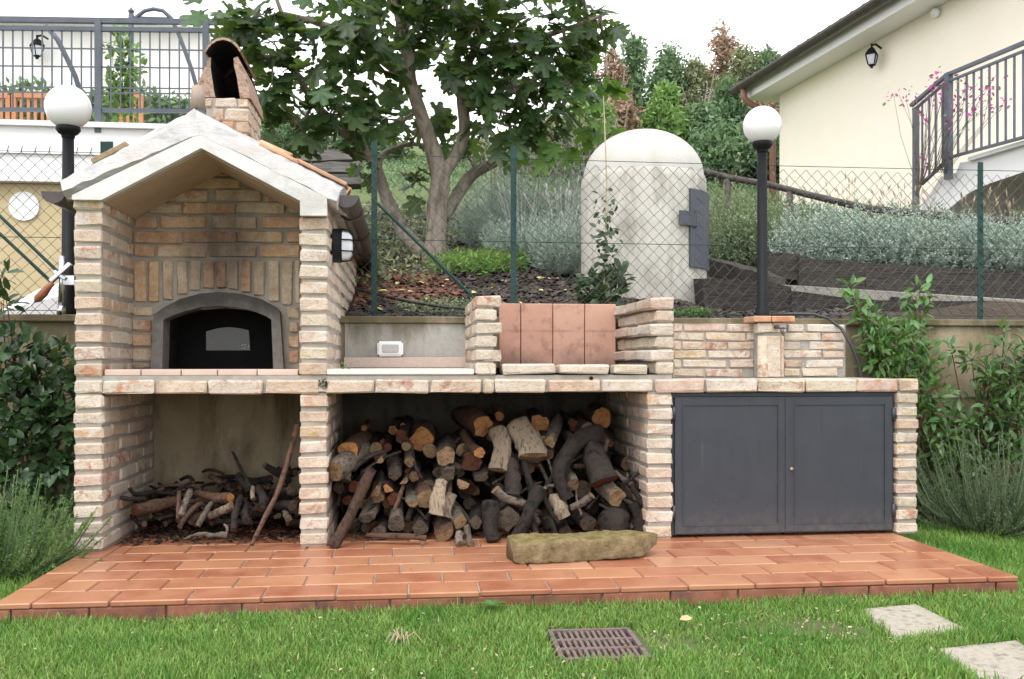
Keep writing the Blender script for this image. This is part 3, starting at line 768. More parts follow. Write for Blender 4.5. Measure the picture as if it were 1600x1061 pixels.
# edge tile strip on the right verge and mossy piece on the left one
def verge(x0, y0, x1, y1, th, mat, nm):
    a, b = U(x0, y0, Y0 + .14), U(x1, y1, Y0 + .14)
    mb = MB(); mb.bar(a, b, .12, th, up=(0, 0, 1)); o = part(mb, nm, mat, ov); bevel(o, .004, 1); return o
verge(408, 229, 470, 258, .017, M['roof_tile'], 'verge_tile'); verge(466, 254, 543, 292, .017, M['roof_tile'], 'verge_tile')
verge(150, 257, 204, 229, .025, M['mossy_tile'], 'verge_tile')
rt = half_tile(.105, .034, .010).mesh('ridge_tile', M['old_tile'], True)
q = U(309, 172, Y0 + .16)
o = link('ridge_tile', rt, ov, loc_(ov, q) + Vector((0, 0, .0)), (math.radians(84), 0, 0))
# gutters
def gutter(xp, yp, r, Yb, nm='gutter'):
    c = U(xp, yp, Y0 + .02); mb = MB(); n_ = 10; rows = []
    for yy in (c.y, Yb):
        for rr in (r, r - .005): rows.append([(c.x + rr * math.cos(math.pi + math.pi * k / n_), yy, c.z + rr * math.sin(math.pi + math.pi * k / n_)) for k in range(n_ + 1)])
    mb.v = [p for r_ in rows for p in r_]; m = n_ + 1
    for k in range(n_):
        mb.f += [(k, k + 1, 2 * m + k + 1, 2 * m + k), (m + k + 1, m + k, 3 * m + k, 3 * m + k + 1), (k + 1, k, m + k, m + k + 1)]
    mb.f.append(tuple([2 * 0 + m + k for k in range(m)]))
    mb.m = [0] * len(mb.f)
    g_ = part(mb, nm, M['gutter'], ov, False)
    for yy in (c.y + .35, c.y + 1.1, c.y + 1.9):
        br = MB(); br.tube([(c.x + (r + .003) * math.cos(math.pi + math.pi * k / 10), yy, c.z + (r + .003) * math.sin(math.pi + math.pi * k / 10)) for k in range(11)], .006, 5)
        br.v = [(p[0] - ov.location.x, p[1] - ov.location.y, p[2] - ov.location.z) for p in br.v]
        br.build('bracket', M['gutter'], g_)
gutter(541, 305, .054, 7.2); gutter(83, 299, .050, 7.2)
# chimney
YC = Y0 + .62
def PC(x, y): return U(x, y, YC)
cs_x0, cs_x1 = PC(319, 200).x, PC(388, 200).x
zb = PC(340, 215).z; zc_ = PC(340, 152).z
st = part(MB().box((cs_x0 + .008, YC + .01, zb - .25), (cs_x1 - .008, YC + .42, zc_ - .002)), 'chimney_stack', M['mortar_grey'], ov)
for (a, b, y0, y1) in ((319, 332, 153.5, 167.5), (336, 369, 153.5, 167.5), (373, 388, 153.5, 167.5), (332, 350, 170, 188.5), (352, 388, 170, 188.5), (345, 366, 190, 207), (368, 388, 190, 207)):
    p, q = PC(a, y1), PC(b, y0); brick(st, (p.x, YC, p.z), (q.x, YC + .11, q.z), M['brick_niche'] if y0 > 180 else M['brick'])
for (y0, y1) in ((153.5, 167.5), (170, 188.5), (190, 207)):
    for k in range(3):
        z0_, z1_ = PC(388, y1).z, PC(388, y0).z; brick(st, (cs_x1 - .1, YC + .115 + k * .1, z0_), (cs_x1 + .002, YC + .21 + k * .1, z1_))
# cowl: two leaning clay plates with a half-round cap
def plate(pts, y0, y1, name, mats, bow=.02):
    """curved plate through outer/inner outline; dark on the inside"""
    mb = MB(); n_ = len(pts)
    mb.v = [(a[0], y0, a[1]) for a, b in pts] + [(b[0], y0, b[1]) for a, b in pts] + [(a[0], y1, a[1]) for a, b in pts] + [(b[0], y1, b[1]) for a, b in pts]
    for i in range(n_ - 1):
        for q, mi in (((i, i + 1, n_ + i + 1, n_ + i), 0), ((2 * n_ + i + 1, 2 * n_ + i, 3 * n_ + i, 3 * n_ + i + 1), 0),
                      ((i, 2 * n_ + i, 2 * n_ + i + 1, i + 1), 0), ((n_ + i, n_ + i + 1, 3 * n_ + i + 1, 3 * n_ + i), 1)):
            mb.f.append(q); mb.m.append(mi)
    mb.f += [(0, n_, 3 * n_, 2 * n_), (n_ - 1, 3 * n_ - 1, 4 * n_ - 1, 2 * n_ - 1)]; mb.m += [0, 0]
    return part(mb, name, mats, ov)
def c5(x, y): q = PC(280 + x / 5.893, 40 + y / 5.893); return (q.x, q.z)
M['clay'] = pm('burnt_clay', (.30, .19, .14), (.44, .31, .24), 30, .92, 1.0, 45, c3=(.16, .09, .065), bdist=.015)
plate([(c5(125, 650), c5(330, 655)), (c5(150, 560), c5(318, 600)), (c5(195, 460), c5(300, 480)), (c5(235, 370), c5(285, 380)), (c5(262, 285), c5(290, 290))], YC + .01, YC + .42, 'cowl_plate', [M['clay'], M['soot']])
plate([(c5(655, 665), c5(560, 665)), (c5(640, 560), c5(545, 570)), (c5(610, 450), c5(530, 470)), (c5(575, 360), c5(505, 375)), (c5(540, 285), c5(500, 300))], YC + .0, YC + .44, 'cowl_plate', [M['clay'], M['soot']])
arc_o = [c5(238, 262), c5(262, 215), c5(300, 172), c5(350, 140), c5(410, 126), c5(470, 138), c5(525, 172), c5(562, 212), c5(582, 245)]
arc_i = [c5(256, 270), c5(278, 228), c5(310, 192), c5(355, 162), c5(410, 150), c5(462, 160), c5(510, 190), c5(545, 225), c5(562, 255)]
plate(list(zip(arc_o, arc_i)), YC - .03, YC + .47, 'cowl_cap', [M['clay'], M['soot']])
bk = MB(); front_panel(bk, [c5(225, 560), c5(440, 520), c5(455, 665), c5(470, 520), c5(640, 560), c5(545, 250), c5(410, 160), c5(280, 250)][0:2] + [c5(470, 470), c5(640, 520), c5(545, 250), c5(410, 160), c5(280, 250)], YC + .40, YC + .415)
part(bk, 'cowl_back', M['soot'], ov)

# ---- barbecue grill on the counter
gr = thing('barbecue_grill', (U(873, 580, Y0).x, Y0, ZC), 'open brick barbecue hearth with pink tiled back on the counter', 'barbecue')
core = MB()
gxa, gxb = U(743, 560, Y0).x, U(783, 560, Y0).x
gxc, gxd = U(1017, 560, Y0).x, U(1053, 560, Y0).x
gh = .356 / 6
YG = YW - .06
core.box((gxa + .008, Y0 + .01, ZC - .001), (gxb - .034, YG, ZC + .30))
part(core, 'mortar_core', M['mortar'], gr)
part(MB().box((gxc + .034, Y0 + .01, ZC - .001), (gxd - .008, YG, ZC + .30)), 'mortar_core', M['mortar'], gr)
for k in range(6):
    z = ZC + k * gh; cor = .024 if k % 2 == 0 else 0
    sh = -.022 * (k == 5)
    for j, (a, b) in enumerate(((0, .245), (.25, .495), (.5, YG - Y0)) if k % 2 else ((0, .12), (.125, .37), (.375, .62), (.625, YG - Y0))):
        dz = 0
        cc = .024 if (k % 2 == 1) else 0
        brick(gr, (gxa, Y0 + a, z + .003 + dz), (gxb - .022 + cc, Y0 + b, z + gh - .006 + dz))
        brick(gr, (gxc + .022 - cc, Y0 + a, z + .003 + dz), (gxd, Y0 + b, z + gh - .006 + dz))
for a, b in ((786, 868), (874, 952), (960, 1011)):
    p, q = U(a, 580, Y0), U(b, 580, Y0)
    brick(gr, (p.x, Y0 - .003, ZC + .002), (q.x, Y0 + .115, ZC + .044))
bx = [U(x, 520, YG).x for x in (779, 813, 863, 912.5, 961.5)]
zt_ = U(870, 475, YG).z
soot_tile = NT('scorched_back_tile')
def scorch():
    m = soot_tile; co = m.coord(world=True); r = m.rnd()
    n = m.noise(co, 7, 5, .6); n2 = m.noise(co, 50, 4, .6)
    col = m.ramp(r, [(0, (.46, .25, .17)), (.5, (.50, .29, .21)), (1, (.42, .22, .16))]); col = m.mix(m.fr(n2, .4, .7, 0, .35), col, (.52, .34, .26))
    z = m.n('SeparateXYZ', None, _0=co).outputs[2]
    col = m.mix(m.math('MULTIPLY', m.fr(m.math('ADD', z, m.math('MULTIPLY', m.math('SUBTRACT', n, .5), .35)), ZC - .02, ZC + .15, 1, 0), .8), col, (.085, .062, .055))
    col = m.mix(m.fr(m.noise(co, 12, 6, .7), .52, .70, 0, .75), col, m.mix(1, col, (.42, .35, .33), 'MULTIPLY'))
    ln = m.fr(m.math('ABSOLUTE', m.math('SUBTRACT', z, ZC + .222)), 0, .010, .7, 0)
    col = m.mix(m.math('MULTIPLY', ln, m.fr(n, .4, .62, 0, .8)), col, (.20, .11, .085))
    m.bs(Base__Color=col, Roughness=.75, Specular__IOR__Level=.3); m.bump(n2, .12, .004)
scorch()
for a, b in zip(bx, bx[1:]):
    o = part(MB().box((a + .002, YG - .02, ZC), (b - .002, YG + .02, zt_)), 'back_tile', soot_tile.mat, gr); bevel(o, .003, 1)
part(MB().box((gxb - .02, Y0 + .12, ZC), (gxc + .02, YG - .022, ZC + .03)), 'hearth_bed', M['soot'], gr)

# ---- marble worktop
mt = thing('marble_worktop', (U(625, 580, Y0).x, Y0, ZC), 'pale marble worktop with pink stone upstand beside the oven', 'worktop')
xa, xb = U(509, 580, Y0).x + .002, U(741, 580, Y0).x
o = part(MB().box((xa, Y0 + .004, ZC + .001), (xb, YW - .05, ZC + .026)), 'slab', M['marble'], mt); bevel(o, .003, 2)
p, q = U(537, 574, YW - .04), U(731, 562, YW - .04)
o = part(MB().box((p.x, YW - .047, ZC + .027), (q.x, YW - .014, ZC + .027 + .055)), 'upstand', M['pinkstone'], mt); bevel(o, .003, 1)
p = U(924, 591, Y0); part(MB().tube([p + Vector((0, -.0015, 0)), p + Vector((0, .01, 0))], .0085, 12), 'drain_hole', M['pit'], ct)
def tuft(name, p, n_, r, size, mat, tmpl, label, cat):
    q = rdir(n_); pos = np.array(p) + q * np.array([r, r * .3, r]) * NR.uniform(.2, 1, n_)[:, None]
    d = q + np.array([0, -.6, .5]); return tag(batch(name, *tmpl, pos, basis_from(d, rdir(n_)), NR.uniform(.6, 1.1, n_) * size, mat, kind=None), label, cat)
tuft('moss', U(505, 600, Y0 - .004), 260, .022, .010, M['laurel'], T_DIA, 'green moss patch at the joint above the second brick pillar', 'moss')
tuft('seedling', U(541, 574, Y0 + .05), 12, .018, .022, M['jasmine'], T_OVAL, 'tiny green seedling on the marble worktop by the oven wall', 'plant')
# ---- socket on the wall
p, q = U(590, 557, YW), U(630, 533.5, YW)
sk = thing('wall_socket', ((p.x + q.x) / 2, YW - .013, (p.z + q.z) / 2), 'white weatherproof socket box on grey wall above the worktop', 'socket')
o = part(MB().box((p.x, YW - .05, p.z), (q.x, YW - .0135, q.z)), 'box', M['plastic'], sk); bevel(o, .01, 3)
p, q = U(597, 551, YW - .05), U(623, 538.5, YW - .05)
o = part(MB().box((p.x, YW - .057, p.z), (q.x, YW - .049, q.z)), 'cover', M['socket_grey'], sk); bevel(o, .003, 2)
# ---- bulkhead lamp on oven side wall
Yl = 4.40; c = Vector((X2b + .004, Yl, U(530, 384, Yl).z))
bl = thing('bulkhead_lamp', c, 'oval black caged bulkhead lamp on right side wall of the oven', 'lamp')
def oval(mb, x, ry, rz, n_=24): return [(x, c.y + ry * math.copysign(abs(math.cos(2 * math.pi * k / n_)) ** .75, math.cos(2 * math.pi * k / n_)), c.z + rz * math.copysign(abs(math.sin(2 * math.pi * k / n_)) ** .75, math.sin(2 * math.pi * k / n_))) for k in range(n_)]
def ovstack(secs, name, mat):
    mb = MB(); n_ = 24
    for x, a, b in secs: mb.v += oval(mb, x, a, b, n_)
    for i in range(len(secs) - 1): mb.f += [(i * n_ + k, i * n_ + (k + 1) % n_, (i + 1) * n_ + (k + 1) % n_, (i + 1) * n_ + k) for k in range(n_)]
    mb.f += [tuple(range(n_)), tuple((len(secs) - 1) * n_ + k for k in range(n_ - 1, -1, -1))]; mb.m = [0] * len(mb.f)
    return part(mb, name, mat, bl, True)
X_ = c.x
ovstack([(X_, .06, .078), (X_ + .035, .062, .080), (X_ + .042, .058, .074)], 'housing', M['black'])
ovstack([(X_ + .041, .05, .066), (X_ + .07, .047, .062), (X_ + .085, .035, .048), (X_ + .09, .01, .015)], 'glass', M['glass_clear'])
gd = MB()
for zz in (-.03, .022):
    gd.tube([(X_ + .04, c.y - .06, c.z + zz), (X_ + .085, c.y - .05, c.z + zz), (X_ + .097, c.y, c.z + zz), (X_ + .085, c.y + .05, c.z + zz), (X_ + .04, c.y + .06, c.z + zz)], .0035, 6)
gd.tube([(X_ + .04, c.y - .02, c.z + .075), (X_ + .08, c.y - .02, c.z + .068), (X_ + .098, c.y - .02, c.z + .04), (X_ + .1, c.y - .02, c.z), (X_ + .098, c.y - .02, c.z - .045), (X_ + .08, c.y - .02, c.z - .07), (X_ + .04, c.y - .02, c.z - .076)], .0035, 6)
part(gd, 'guard', M['black'], bl, True)

# ---- brick facing with pier behind the cabinet
YB = 4.78
bf = thing('brick_splash_wall', (U(1187, 590, YB).x, YB, .727), 'low pale brick facing with a small pier behind the cabinet top', 'wall')
core = MB().box((U(1052, 540, YB).x, YB + .008, .7265), (U(1322, 540, YB).x, YW - .003, ZW - .039))
part(core, 'mortar_core', M['mortar'], bf)
z = .728; zh = (1.012 - z) / 6
seg_l = [[(1054, 1066), (1068, 1133), (1136, 1181)], [(1054, 1100), (1103, 1165), (1168, 1181)], [(1054, 1064), (1067, 1136), (1138, 1181)], [(1054, 1104), (1107, 1172), (1174, 1181)], [(1054, 1064), (1067, 1134), (1141, 1178)], [(1054, 1100), (1103, 1160)]]
seg_r = [[(1232, 1255), (1261, 1319)], [(1226, 1282), (1285, 1319)], [(1226, 1251), (1265, 1319)], [(1226, 1284), (1286, 1319)], [(1226, 1253), (1260, 1318)], [(1226, 1250), (1254, 1309)]]
for k in range(6):
    zz = 1.012 - (k + 1) * zh
    for a, b in seg_l[k] + seg_r[k]:
        xa, xb = U(a, 540, YB).x, U(b, 540, YB).x
        if xb - xa > .03: brick(bf, (xa, YB, zz + .003), (xb, YB + .05, zz + zh - .004), bev=.004, jit=.6)
Yp = YB - .075
def xP(x): return U(x, 540, Yp).x
core = MB().box((xP(1186), Yp + .006, .7266), (xP(1222), YB + .007, 1.012)); part(core, 'pier_core', M['mortar'], bf)
brick(bf, (xP(1183), Yp - .006, U(1190, 519, Yp).z), (xP(1206), Yp + .06, U(1190, 505, Yp).z), bev=.004)
brick(bf, (xP(1208), Yp - .003, U(1190, 519, Yp).z), (xP(1229), Yp + .06, U(1190, 504, Yp).z), bev=.004)
for a, b in ((1176, 1203), (1204, 1240)):
    o = part(MB().box((xP(a), Yp - .025, 1.014), (xP(b) - .002, YB + .06, U(1200, 494, Yp).z)), 'cap_tile', M['roof_tile'], bf); bevel(o, .004, 1)
ht = MB(); ht.lathe((xP(1192), Yp + .006, .727), [(.028, 0), (.026, .215), (.02, .215), (.02, 0)], 10, a0=math.pi, a1=2 * math.pi); part(ht, 'pier_tile', M['brick'], bf, True)
o = part(MB().box((xP(1198), Yp - .012, .727), (xP(1218.5), Yp + .005, .942)), 'pier_tile', M['brick'], bf); bevel(o, .003, 1)
o = part(MB().box((xP(1219.5), Yp - .004, .727), (xP(1225), Yp + .005, .942)), 'pier_tile', M['brick'], bf); bevel(o, .002, 1)
# tap
p = U(1212, 511, Yp - .01)
tp = thing('garden_tap', p, 'small garden tap with blue lever on the brick pier', 'tap')
mb = MB().tube([p + Vector((0, .0, 0)), p + Vector((.005, -.03, 0)), p + Vector((.012, -.05, -.005)), p + Vector((.014, -.055, -.04))], [.011, .011, .010, .008], 8)
part(mb, 'body', pm('old_brass', (.16, .12, .07), (.25, .2, .12), 30, .4, .1, 60, metal=.7), tp, True)
mb = MB().box((p.x - .004, p.y - .062, p.z - .012), (p.x + .032, p.y - .04, p.z - .003)); o = part(mb, 'lever', pm('blue_lever', (.03, .06, .22), None, 5, .4, 0), tp); bevel(o, .003, 1)
# hose
hp = [(1205, 492, 4.95), (1240, 490.5, 4.92), (1272, 491, 4.88), (1295, 498, 4.82), (1315, 514, 4.74), (1330, 540, 4.7), (1340, 565, 4.7), (1346, 596, 4.7), (1346, 640, 4.7)]
mb = MB().tube([U(*q) for q in hp], .0085, 8); o = mb.build('garden_hose', M['hose'], smooth=True)
tag(o, 'black hose arching from lamp base down behind the cabinet end', 'hose')
mb = MB().tube([U(x, y, Y) + Vector((0, 0, .02)) for x, y, Y in ((556, 458, 5.5), (600, 468, 5.4), (640, 477, 5.3), (690, 485, 5.22), (735, 489, 5.15))], .009, 8)
tag(mb.build('irrigation_pipe', M['hose'], smooth=True), 'thin black pipe lying on bark mulch behind the wall', 'pipe')

# ---- metal cabinet
YD = Y0 + .03
cb = thing('metal_cabinet', (U(1227, 840, Y0).x, YD, 0), 'dark slate metal cabinet with two doors under the counter', 'cabinet')
x0_, xm, x1_ = X3b + .004, U(1227, 720, YD).x, X4a - .004
zt2, zb2 = ZS - .004, .012
fr_ = MB()
fr_.box((x0_, YD, zb2), (x0_ + .018, YD + .04, zt2)); fr_.box((x1_ - .018, YD, zb2), (x1_, YD + .04, zt2)); fr_.box((x0_ + .0185, YD, zt2 - .018), (x1_ - .0185, YD + .04, zt2)); fr_.box((x0_ + .0185, YD + .005, zb2), (x1_ - .0185, YD + .04, zb2 + .006))
part(fr_, 'frame', M['slate'], cb)
def leaf_door(a, b, over):
    d = MB(); yf = YD - .014; z0, z1 = zb2 + .008, zt2 - .020; fw = .034
    d.box((a + fw, yf + .0025, z0 + fw), (b - fw, yf + .012, z1 - fw))
    d.box((a, yf, z0), (a + fw, yf + .028, z1)); d.box((b - fw, yf, z0), (b, yf + .028, z1))
    d.box((a + fw + .0005, yf, z0), (b - fw - .0005, yf + .028, z0 + fw)); d.box((a + fw + .0005, yf, z1 - fw), (b - fw - .0005, yf + .028, z1))
    # bead round the panel
    for q in (((a + fw, z0 + fw), (a + fw + .004, z1 - fw)), ((b - fw - .004, z0 + fw), (b - fw, z1 - fw)), ((a + fw + .0045, z0 + fw), (b - fw - .0045, z0 + fw + .004)), ((a + fw + .0045, z1 - fw - .004), (b - fw - .0045, z1 - fw))):
        d.box((q[0][0], yf - .0025, q[0][1]), (q[1][0], yf + .0022, q[1][1]))
    return part(d, 'door', M['slate'], cb)
dl = leaf_door(x0_ + .012, xm - .003, 0); dd = leaf_door(xm + .002, x1_ - .012, 1)
for dx, dz_, who in ((x0_ + .006, .57, dl), (x0_ + .006, .12, dl), (x1_ - .006, .56, dd), (x1_ - .006, .11, dd)):
    h_ = MB().tube([loc_(cb, (dx, YD - .016, dz_ - .03)), loc_(cb, (dx, YD - .016, dz_ + .03))], .0085, 10); h_.build('hinge', M['slate'], who, True)
s_ = MB().box((xm - .006, YD - .0175, zb2 + .01), (xm + .018, YD - .0145, zt2 - .022)); part(s_, 'overlap_strip', M['slate'], cb)
lk = U(1237, 733, YD - .02); l_ = MB(); lc = loc_(cb, lk)
l_.tube([lc + Vector((0, -.004, 0)), lc + Vector((0, .006, 0))], .0085, 12); l_.build('lock', pm('worn_brass', (.30, .22, .12), (.36, .28, .16), 30, .4, 0, metal=.6), dd, True)

# ------------------------------------------------------------------ logs
def make_log(name, p0, p1, r0, r1, bark, cut, label, cat='log', group=None, bend=.06, nseg=5, nside=10, mid=None, cutend=True, rough=.35, flat=None):
    p0, p1 = Vector(p0), Vector(p1); L = (p1 - p0).length
    seed = R.uniform(0, 100)
    side = (p1 - p0).orthogonal().normalized(); side.rotate(Matrix.Rotation(R.uniform(0, 6.28), 3, (p1 - p0).normalized()))
    pts, rad = [], []
    ctrl = [p0] + ([Vector(q) for q in mid] if mid else []) + [p1]
    for i in range(nseg + 1):
        t_ = i / nseg
        if mid:
            k = min(int(t_ * (len(ctrl) - 1)), len(ctrl) - 2); f_ = t_ * (len(ctrl) - 1) - k
            a = ctrl[max(k - 1, 0)]; b = ctrl[k]; c_ = ctrl[k + 1]; d_ = ctrl[min(k + 2, len(ctrl) - 1)]
            q = .5 * ((2 * b) + (c_ - a) * f_ + (2 * a - 5 * b + 4 * c_ - d_) * f_ ** 2 + (3 * b - a - 3 * c_ + d_) * f_ ** 3)
        else:
            q = p0.lerp(p1, t_) + side * (bend * L * math.sin(math.pi * t_))
        pts.append(q - p0); rad.append((r0 * (1 - t_) + r1 * t_) * (1 + R.uniform(-.08, .08)))
    mb = MB(); mb.tube(pts, rad, nside, 0, cap=False, wob=rough, seed=seed)
    rdg = [R.uniform(.92, 1.07) for _ in range(nside)]
    for i_ in range(len(mb.v)):
        k_ = i_ // nside; c_ = pts[k_]; v = Vector(mb.v[i_]); mb.v[i_] = tuple(c_ + (v - c_) * (rdg[i_ % nside] * R.uniform(.97, 1.03)))
    if flat:                                      # split wood: flatten one side
        dn = Vector(flat).normalized()
        for i_, v in enumerate(mb.v):
            v = Vector(v); k = i_ // nside; d_ = (v - pts[k]).dot(dn)
            if d_ > rad[k] * .1: mb.v[i_] = tuple(v - dn * (d_ - rad[k] * .1))
    n_ = nside; e = (len(pts) - 1) * n_
    mb.f.append(tuple(e + k for k in range(n_))); mb.m.append(0)
    first = [Vector(mb.v[k]) for k in range(n_)]
    o = mb.build(name, bark, None, True, p0)
    tag(o, label, cat, group)
    if cutend:
        dv = (pts[0] - pts[1]).normalized(); cm = MB()
        cv = [v + dv * .0015 for v in first]; ctr = sum(cv, Vector()) / n_
        ring = [ctr + (v - ctr) * .55 + dv * R.uniform(-.001, .003) for v in cv]
        cm.v = [tuple(v) for v in cv] + [tuple(v) for v in ring] + [tuple(ctr + dv * .001)]
        cm.f = [(k, n_ + k, n_ + (k + 1) % n_, (k + 1) % n_) for k in range(n_)] + [(n_ + k, 2 * n_, n_ + (k + 1) % n_) for k in range(n_)]
        cm.m = [0] * len(cm.f)
        cm.build('cut_face', cut, o)
    return o
B = {'g': M['bark_grey'], 'd': M['bark_dark'], 'b': M['bark_brown'], 's': M['split'], 'O': M['cut_orange'], 'P': M['cut_pale'], 'R': M['cut_red'], 'G': M['cut_grey']}
def cc(x, y): return 460 + x / 2.667, 600 + y / 2.667
GW = 'firewood logs stacked in the wide bay under the counter'
ords = ['first', 'second', 'third', 'fourth', 'fifth', 'sixth', 'seventh', 'eighth', 'ninth', 'tenth', 'eleventh', 'twelfth', 'thirteenth', 'fourteenth', 'fifteenth', 'sixteenth']
# front log ends: crop x, y, radius, depth of end behind the pillar fronts, depth of far end, skew px (dx, dy) of the far end, bark, cut, label
LOGS = [
 (222, 282, 40, .20, .62, (60, -6), 'b', 'O', 'round orange-brown log end at upper left of the wide woodpile beside the pillar'),
 (290, 183, 11, .45, .72, (4, 0), 'b', 'O', 'tiny orange stick end standing alone near upper left of the wide woodpile'),
 (411, 193, 20, .42, .72, (20, -8), 'd', 'O', 'small bright orange log end on top of the woodpile left of the big pale disc'),
 (452, 172, 10, .46, .72, (2, 0), 'd', 'O', 'tiny orange twig end just above the small bright orange log end'),
 (530, 230, 52, .36, .7, (10, 6), 'b', 'O', 'big pale orange sawn disc on the left half of the woodpile top'),
 (353, 313, 19, .2, .6, (8, 0), 'g', 'P', None), (172, 362, 42, .04, .42, (95, -40), 'g', 'P', 'grey-barked log sticking out beside the brick pillar at left of the woodpile'),
 (633, 302, 38, .18, .6, (14, -5), 'g', 'P', 'pale ringed log end just right of and below the big orange disc'), (642, 378, 29, .14, .55, (-10, -30), 'g', 'G', None),
 (483, 325, 21, .2, .6, (-8, -25), 'g', 'P', None), (420, 378, 25, .16, .6, (-6, -32), 'g', 'G', None), (455, 402, 19, .15, .5, (4, -20), 'b', 'P', None),
 (333, 445, 25, .12, .5, (0, -18), 'g', 'P', None), (395, 430, 22, .16, .5, (0, -6), 'b', 'O', None), (347, 474, 28, .15, .5, (0, -5), 'b', 'P', None),
 (412, 478, 26, .17, .5, (4, -3), 'd', 'R', None), (490, 492, 25, .1, .45, (-8, -40), 'g', 'P', None), (302, 550, 33, .08, .5, (14, -40), 'g', 'G', None),
 (425, 582, 34, .07, .5, (-10, -50), 'g', 'G', None), (548, 482, 40, .12, .5, (-20, -40), 'b', 'P', None), (690, 572, 32, .06, .4, (-60, -30), 'g', 'P', None),
 (622, 612, 42, .05, .45, (-10, -16), 'b', 'P', None), (740, 325, 40, .22, .6, (10, -6), 'b', 'R', 'round dark red log end in the middle of the woodpile'), (685, 337, 22, .22, .6, (0, -5), 'd', 'G', None),
 (770, 288, 24, .2, .5, (-50, -50), 'b', 'O', 'fuzzy orange broken log end above the dark red round in the woodpile'), (705, 410, 32, .16, .5, (8, -8), 'd', 'P', None), (780, 377, 32, .18, .5, (5, -3), 'd', 'G', None),
 (788, 177, 50, .3, .72, (-70, -12), 'b', 'O', 'large round orange log end crowning the middle of the woodpile'), (855, 133, 19, .4, .7, (6, -4), 'b', 'O', 'small orange stick end touching the large orange round on the woodpile'),
 (1022, 167, 39, .4, .7, (5, -4), 'd', 'O', 'half hidden orange log end on the woodpile top behind the split slab'), (1066, 242, 25, .18, .55, (75, -60), 'g', 'P', 'pale grey-barked log slanting up to the right near the woodpile top'),
 (1180, 160, 38, .38, .72, (6, -4), 'd', 'R', 'dark red log end left of the rightmost orange round on the woodpile'), (1282, 140, 40, .36, .72, (20, -6), 'b', 'O', 'rightmost bright orange round on top of the woodpile'),
 (1302, 222, 37, .28, .65, (60, -10), 'd', 'R', 'dark red-brown log end right below the rightmost orange round'), (1055, 296, 26, .24, .6, (30, -8), 'g', 'P', None), (928, 296, 25, .26, .6, (-4, -4), 'd', 'G', None),
 (1157, 422, 27, .12, .5, (-14, -60), 'g', 'P', None), (1340, 470, 37, .06, .42, (-40, -70), 'g', 'P', 'pale log end at far right of the woodpile front'), (755, 577, 26, .1, .5, (30, -10), 'd', 'G', None),
 (890, 560, 48, .06, .4, (8, -20), 'd', 'G', 'wide dark cracked log end low in the middle of the woodpile'), (1225, 580, 30, .1, .5, (-60, -30), 'd', 'G', None), (525, 602, 36, .1, .5, (10, -8), 'd', 'G', None),
 (560, 420, 26, .24, .6, (0, -4), 'd', 'G', None), (600, 370, 22, .26, .6, (4, -4), 'd', 'G', None), (250, 430, 26, .2, .6, (10, -5), 'd', 'R', None), (1000, 330, 26, .28, .62, (0, 0), 'd', 'R', None),
 (1090, 360, 24, .24, .6, (6, 0), 'd', 'R', None), (1200, 440, 34, .2, .6, (0, 0), 'd', 'G', None), (1130, 620, 30, .12, .5, (0, -10), 'd', 'G', None), (380, 250, 24, .38, .7, (0, 0), 'd', 'R', None),
 (500, 385, 24, .22, .6, (0, -4), 'd', 'P', None), (690, 250, 26, .42, .7, (0, 0), 'd', 'R', None), (350, 620, 30, .12, .5, (0, -8), 'd', 'G', None), (230, 350, 20, .24, .6, (0, 0), 'g', 'G', None)]
rows_ = {}
for L_ in LOGS:
    if L_[8] is None: rows_.setdefault(min(int(L_[1] // 110), 5), []).append(L_)
rname = {2: 'top', 3: 'upper', 4: 'middle', 5: 'bottom'}
for k in sorted(rows_): rows_[k].sort(key=lambda q: q[0])
def auto_label(L_):
    k = min(int(L_[1] // 110), 5); i = rows_[k].index(L_)
    size = 'thin' if L_[2] < 23 else 'medium' if L_[2] < 31 else 'thick'
    colr = {'P': 'tan', 'O': 'orange', 'R': 'dark red', 'G': 'dark grey'}[L_[7]]
    pos = ('%s from the left' % ords[i]) if i else 'leftmost'
    lev = {2: 'top', 3: 'upper', 4: 'middle', 5: 'bottom'}.get(k, 'top')
    return "%s %s-ended log, %s in the %s row of the wide woodpile" % (size, colr, pos, lev)
for L_ in LOGS:
    x, y, r, ya_, yb_, (dx, dy), bk_, ck, lb = L_
    p0 = U(*cc(x, y), Y0 + ya_); sh = 1 - (Y0 + ya_) / (Y0 + yb_)
    x2 = x + (533 - x) * sh + dx; y2 = y - (y + 267) * sh + dy
    p1 = U(*cc(x2, y2), Y0 + yb_); r0 = r / 2.667 * pxm(cc(x, y)[0], Y0 + ya_)
    p1.z = max(p1.z, r0 * 1.02)
    make_log('log', p0, p1, r0, r0 * R.uniform(.9, 1.15), B[bk_], B[ck], lb or auto_label(L_), 'log', GW, bend=R.uniform(-.05, .05), nside=16, nseg=7, rough=.36, flat=(R.uniform(-1, 1), R.uniform(-.2, .2), R.uniform(.2, 1)) if R.random() < .2 else None)
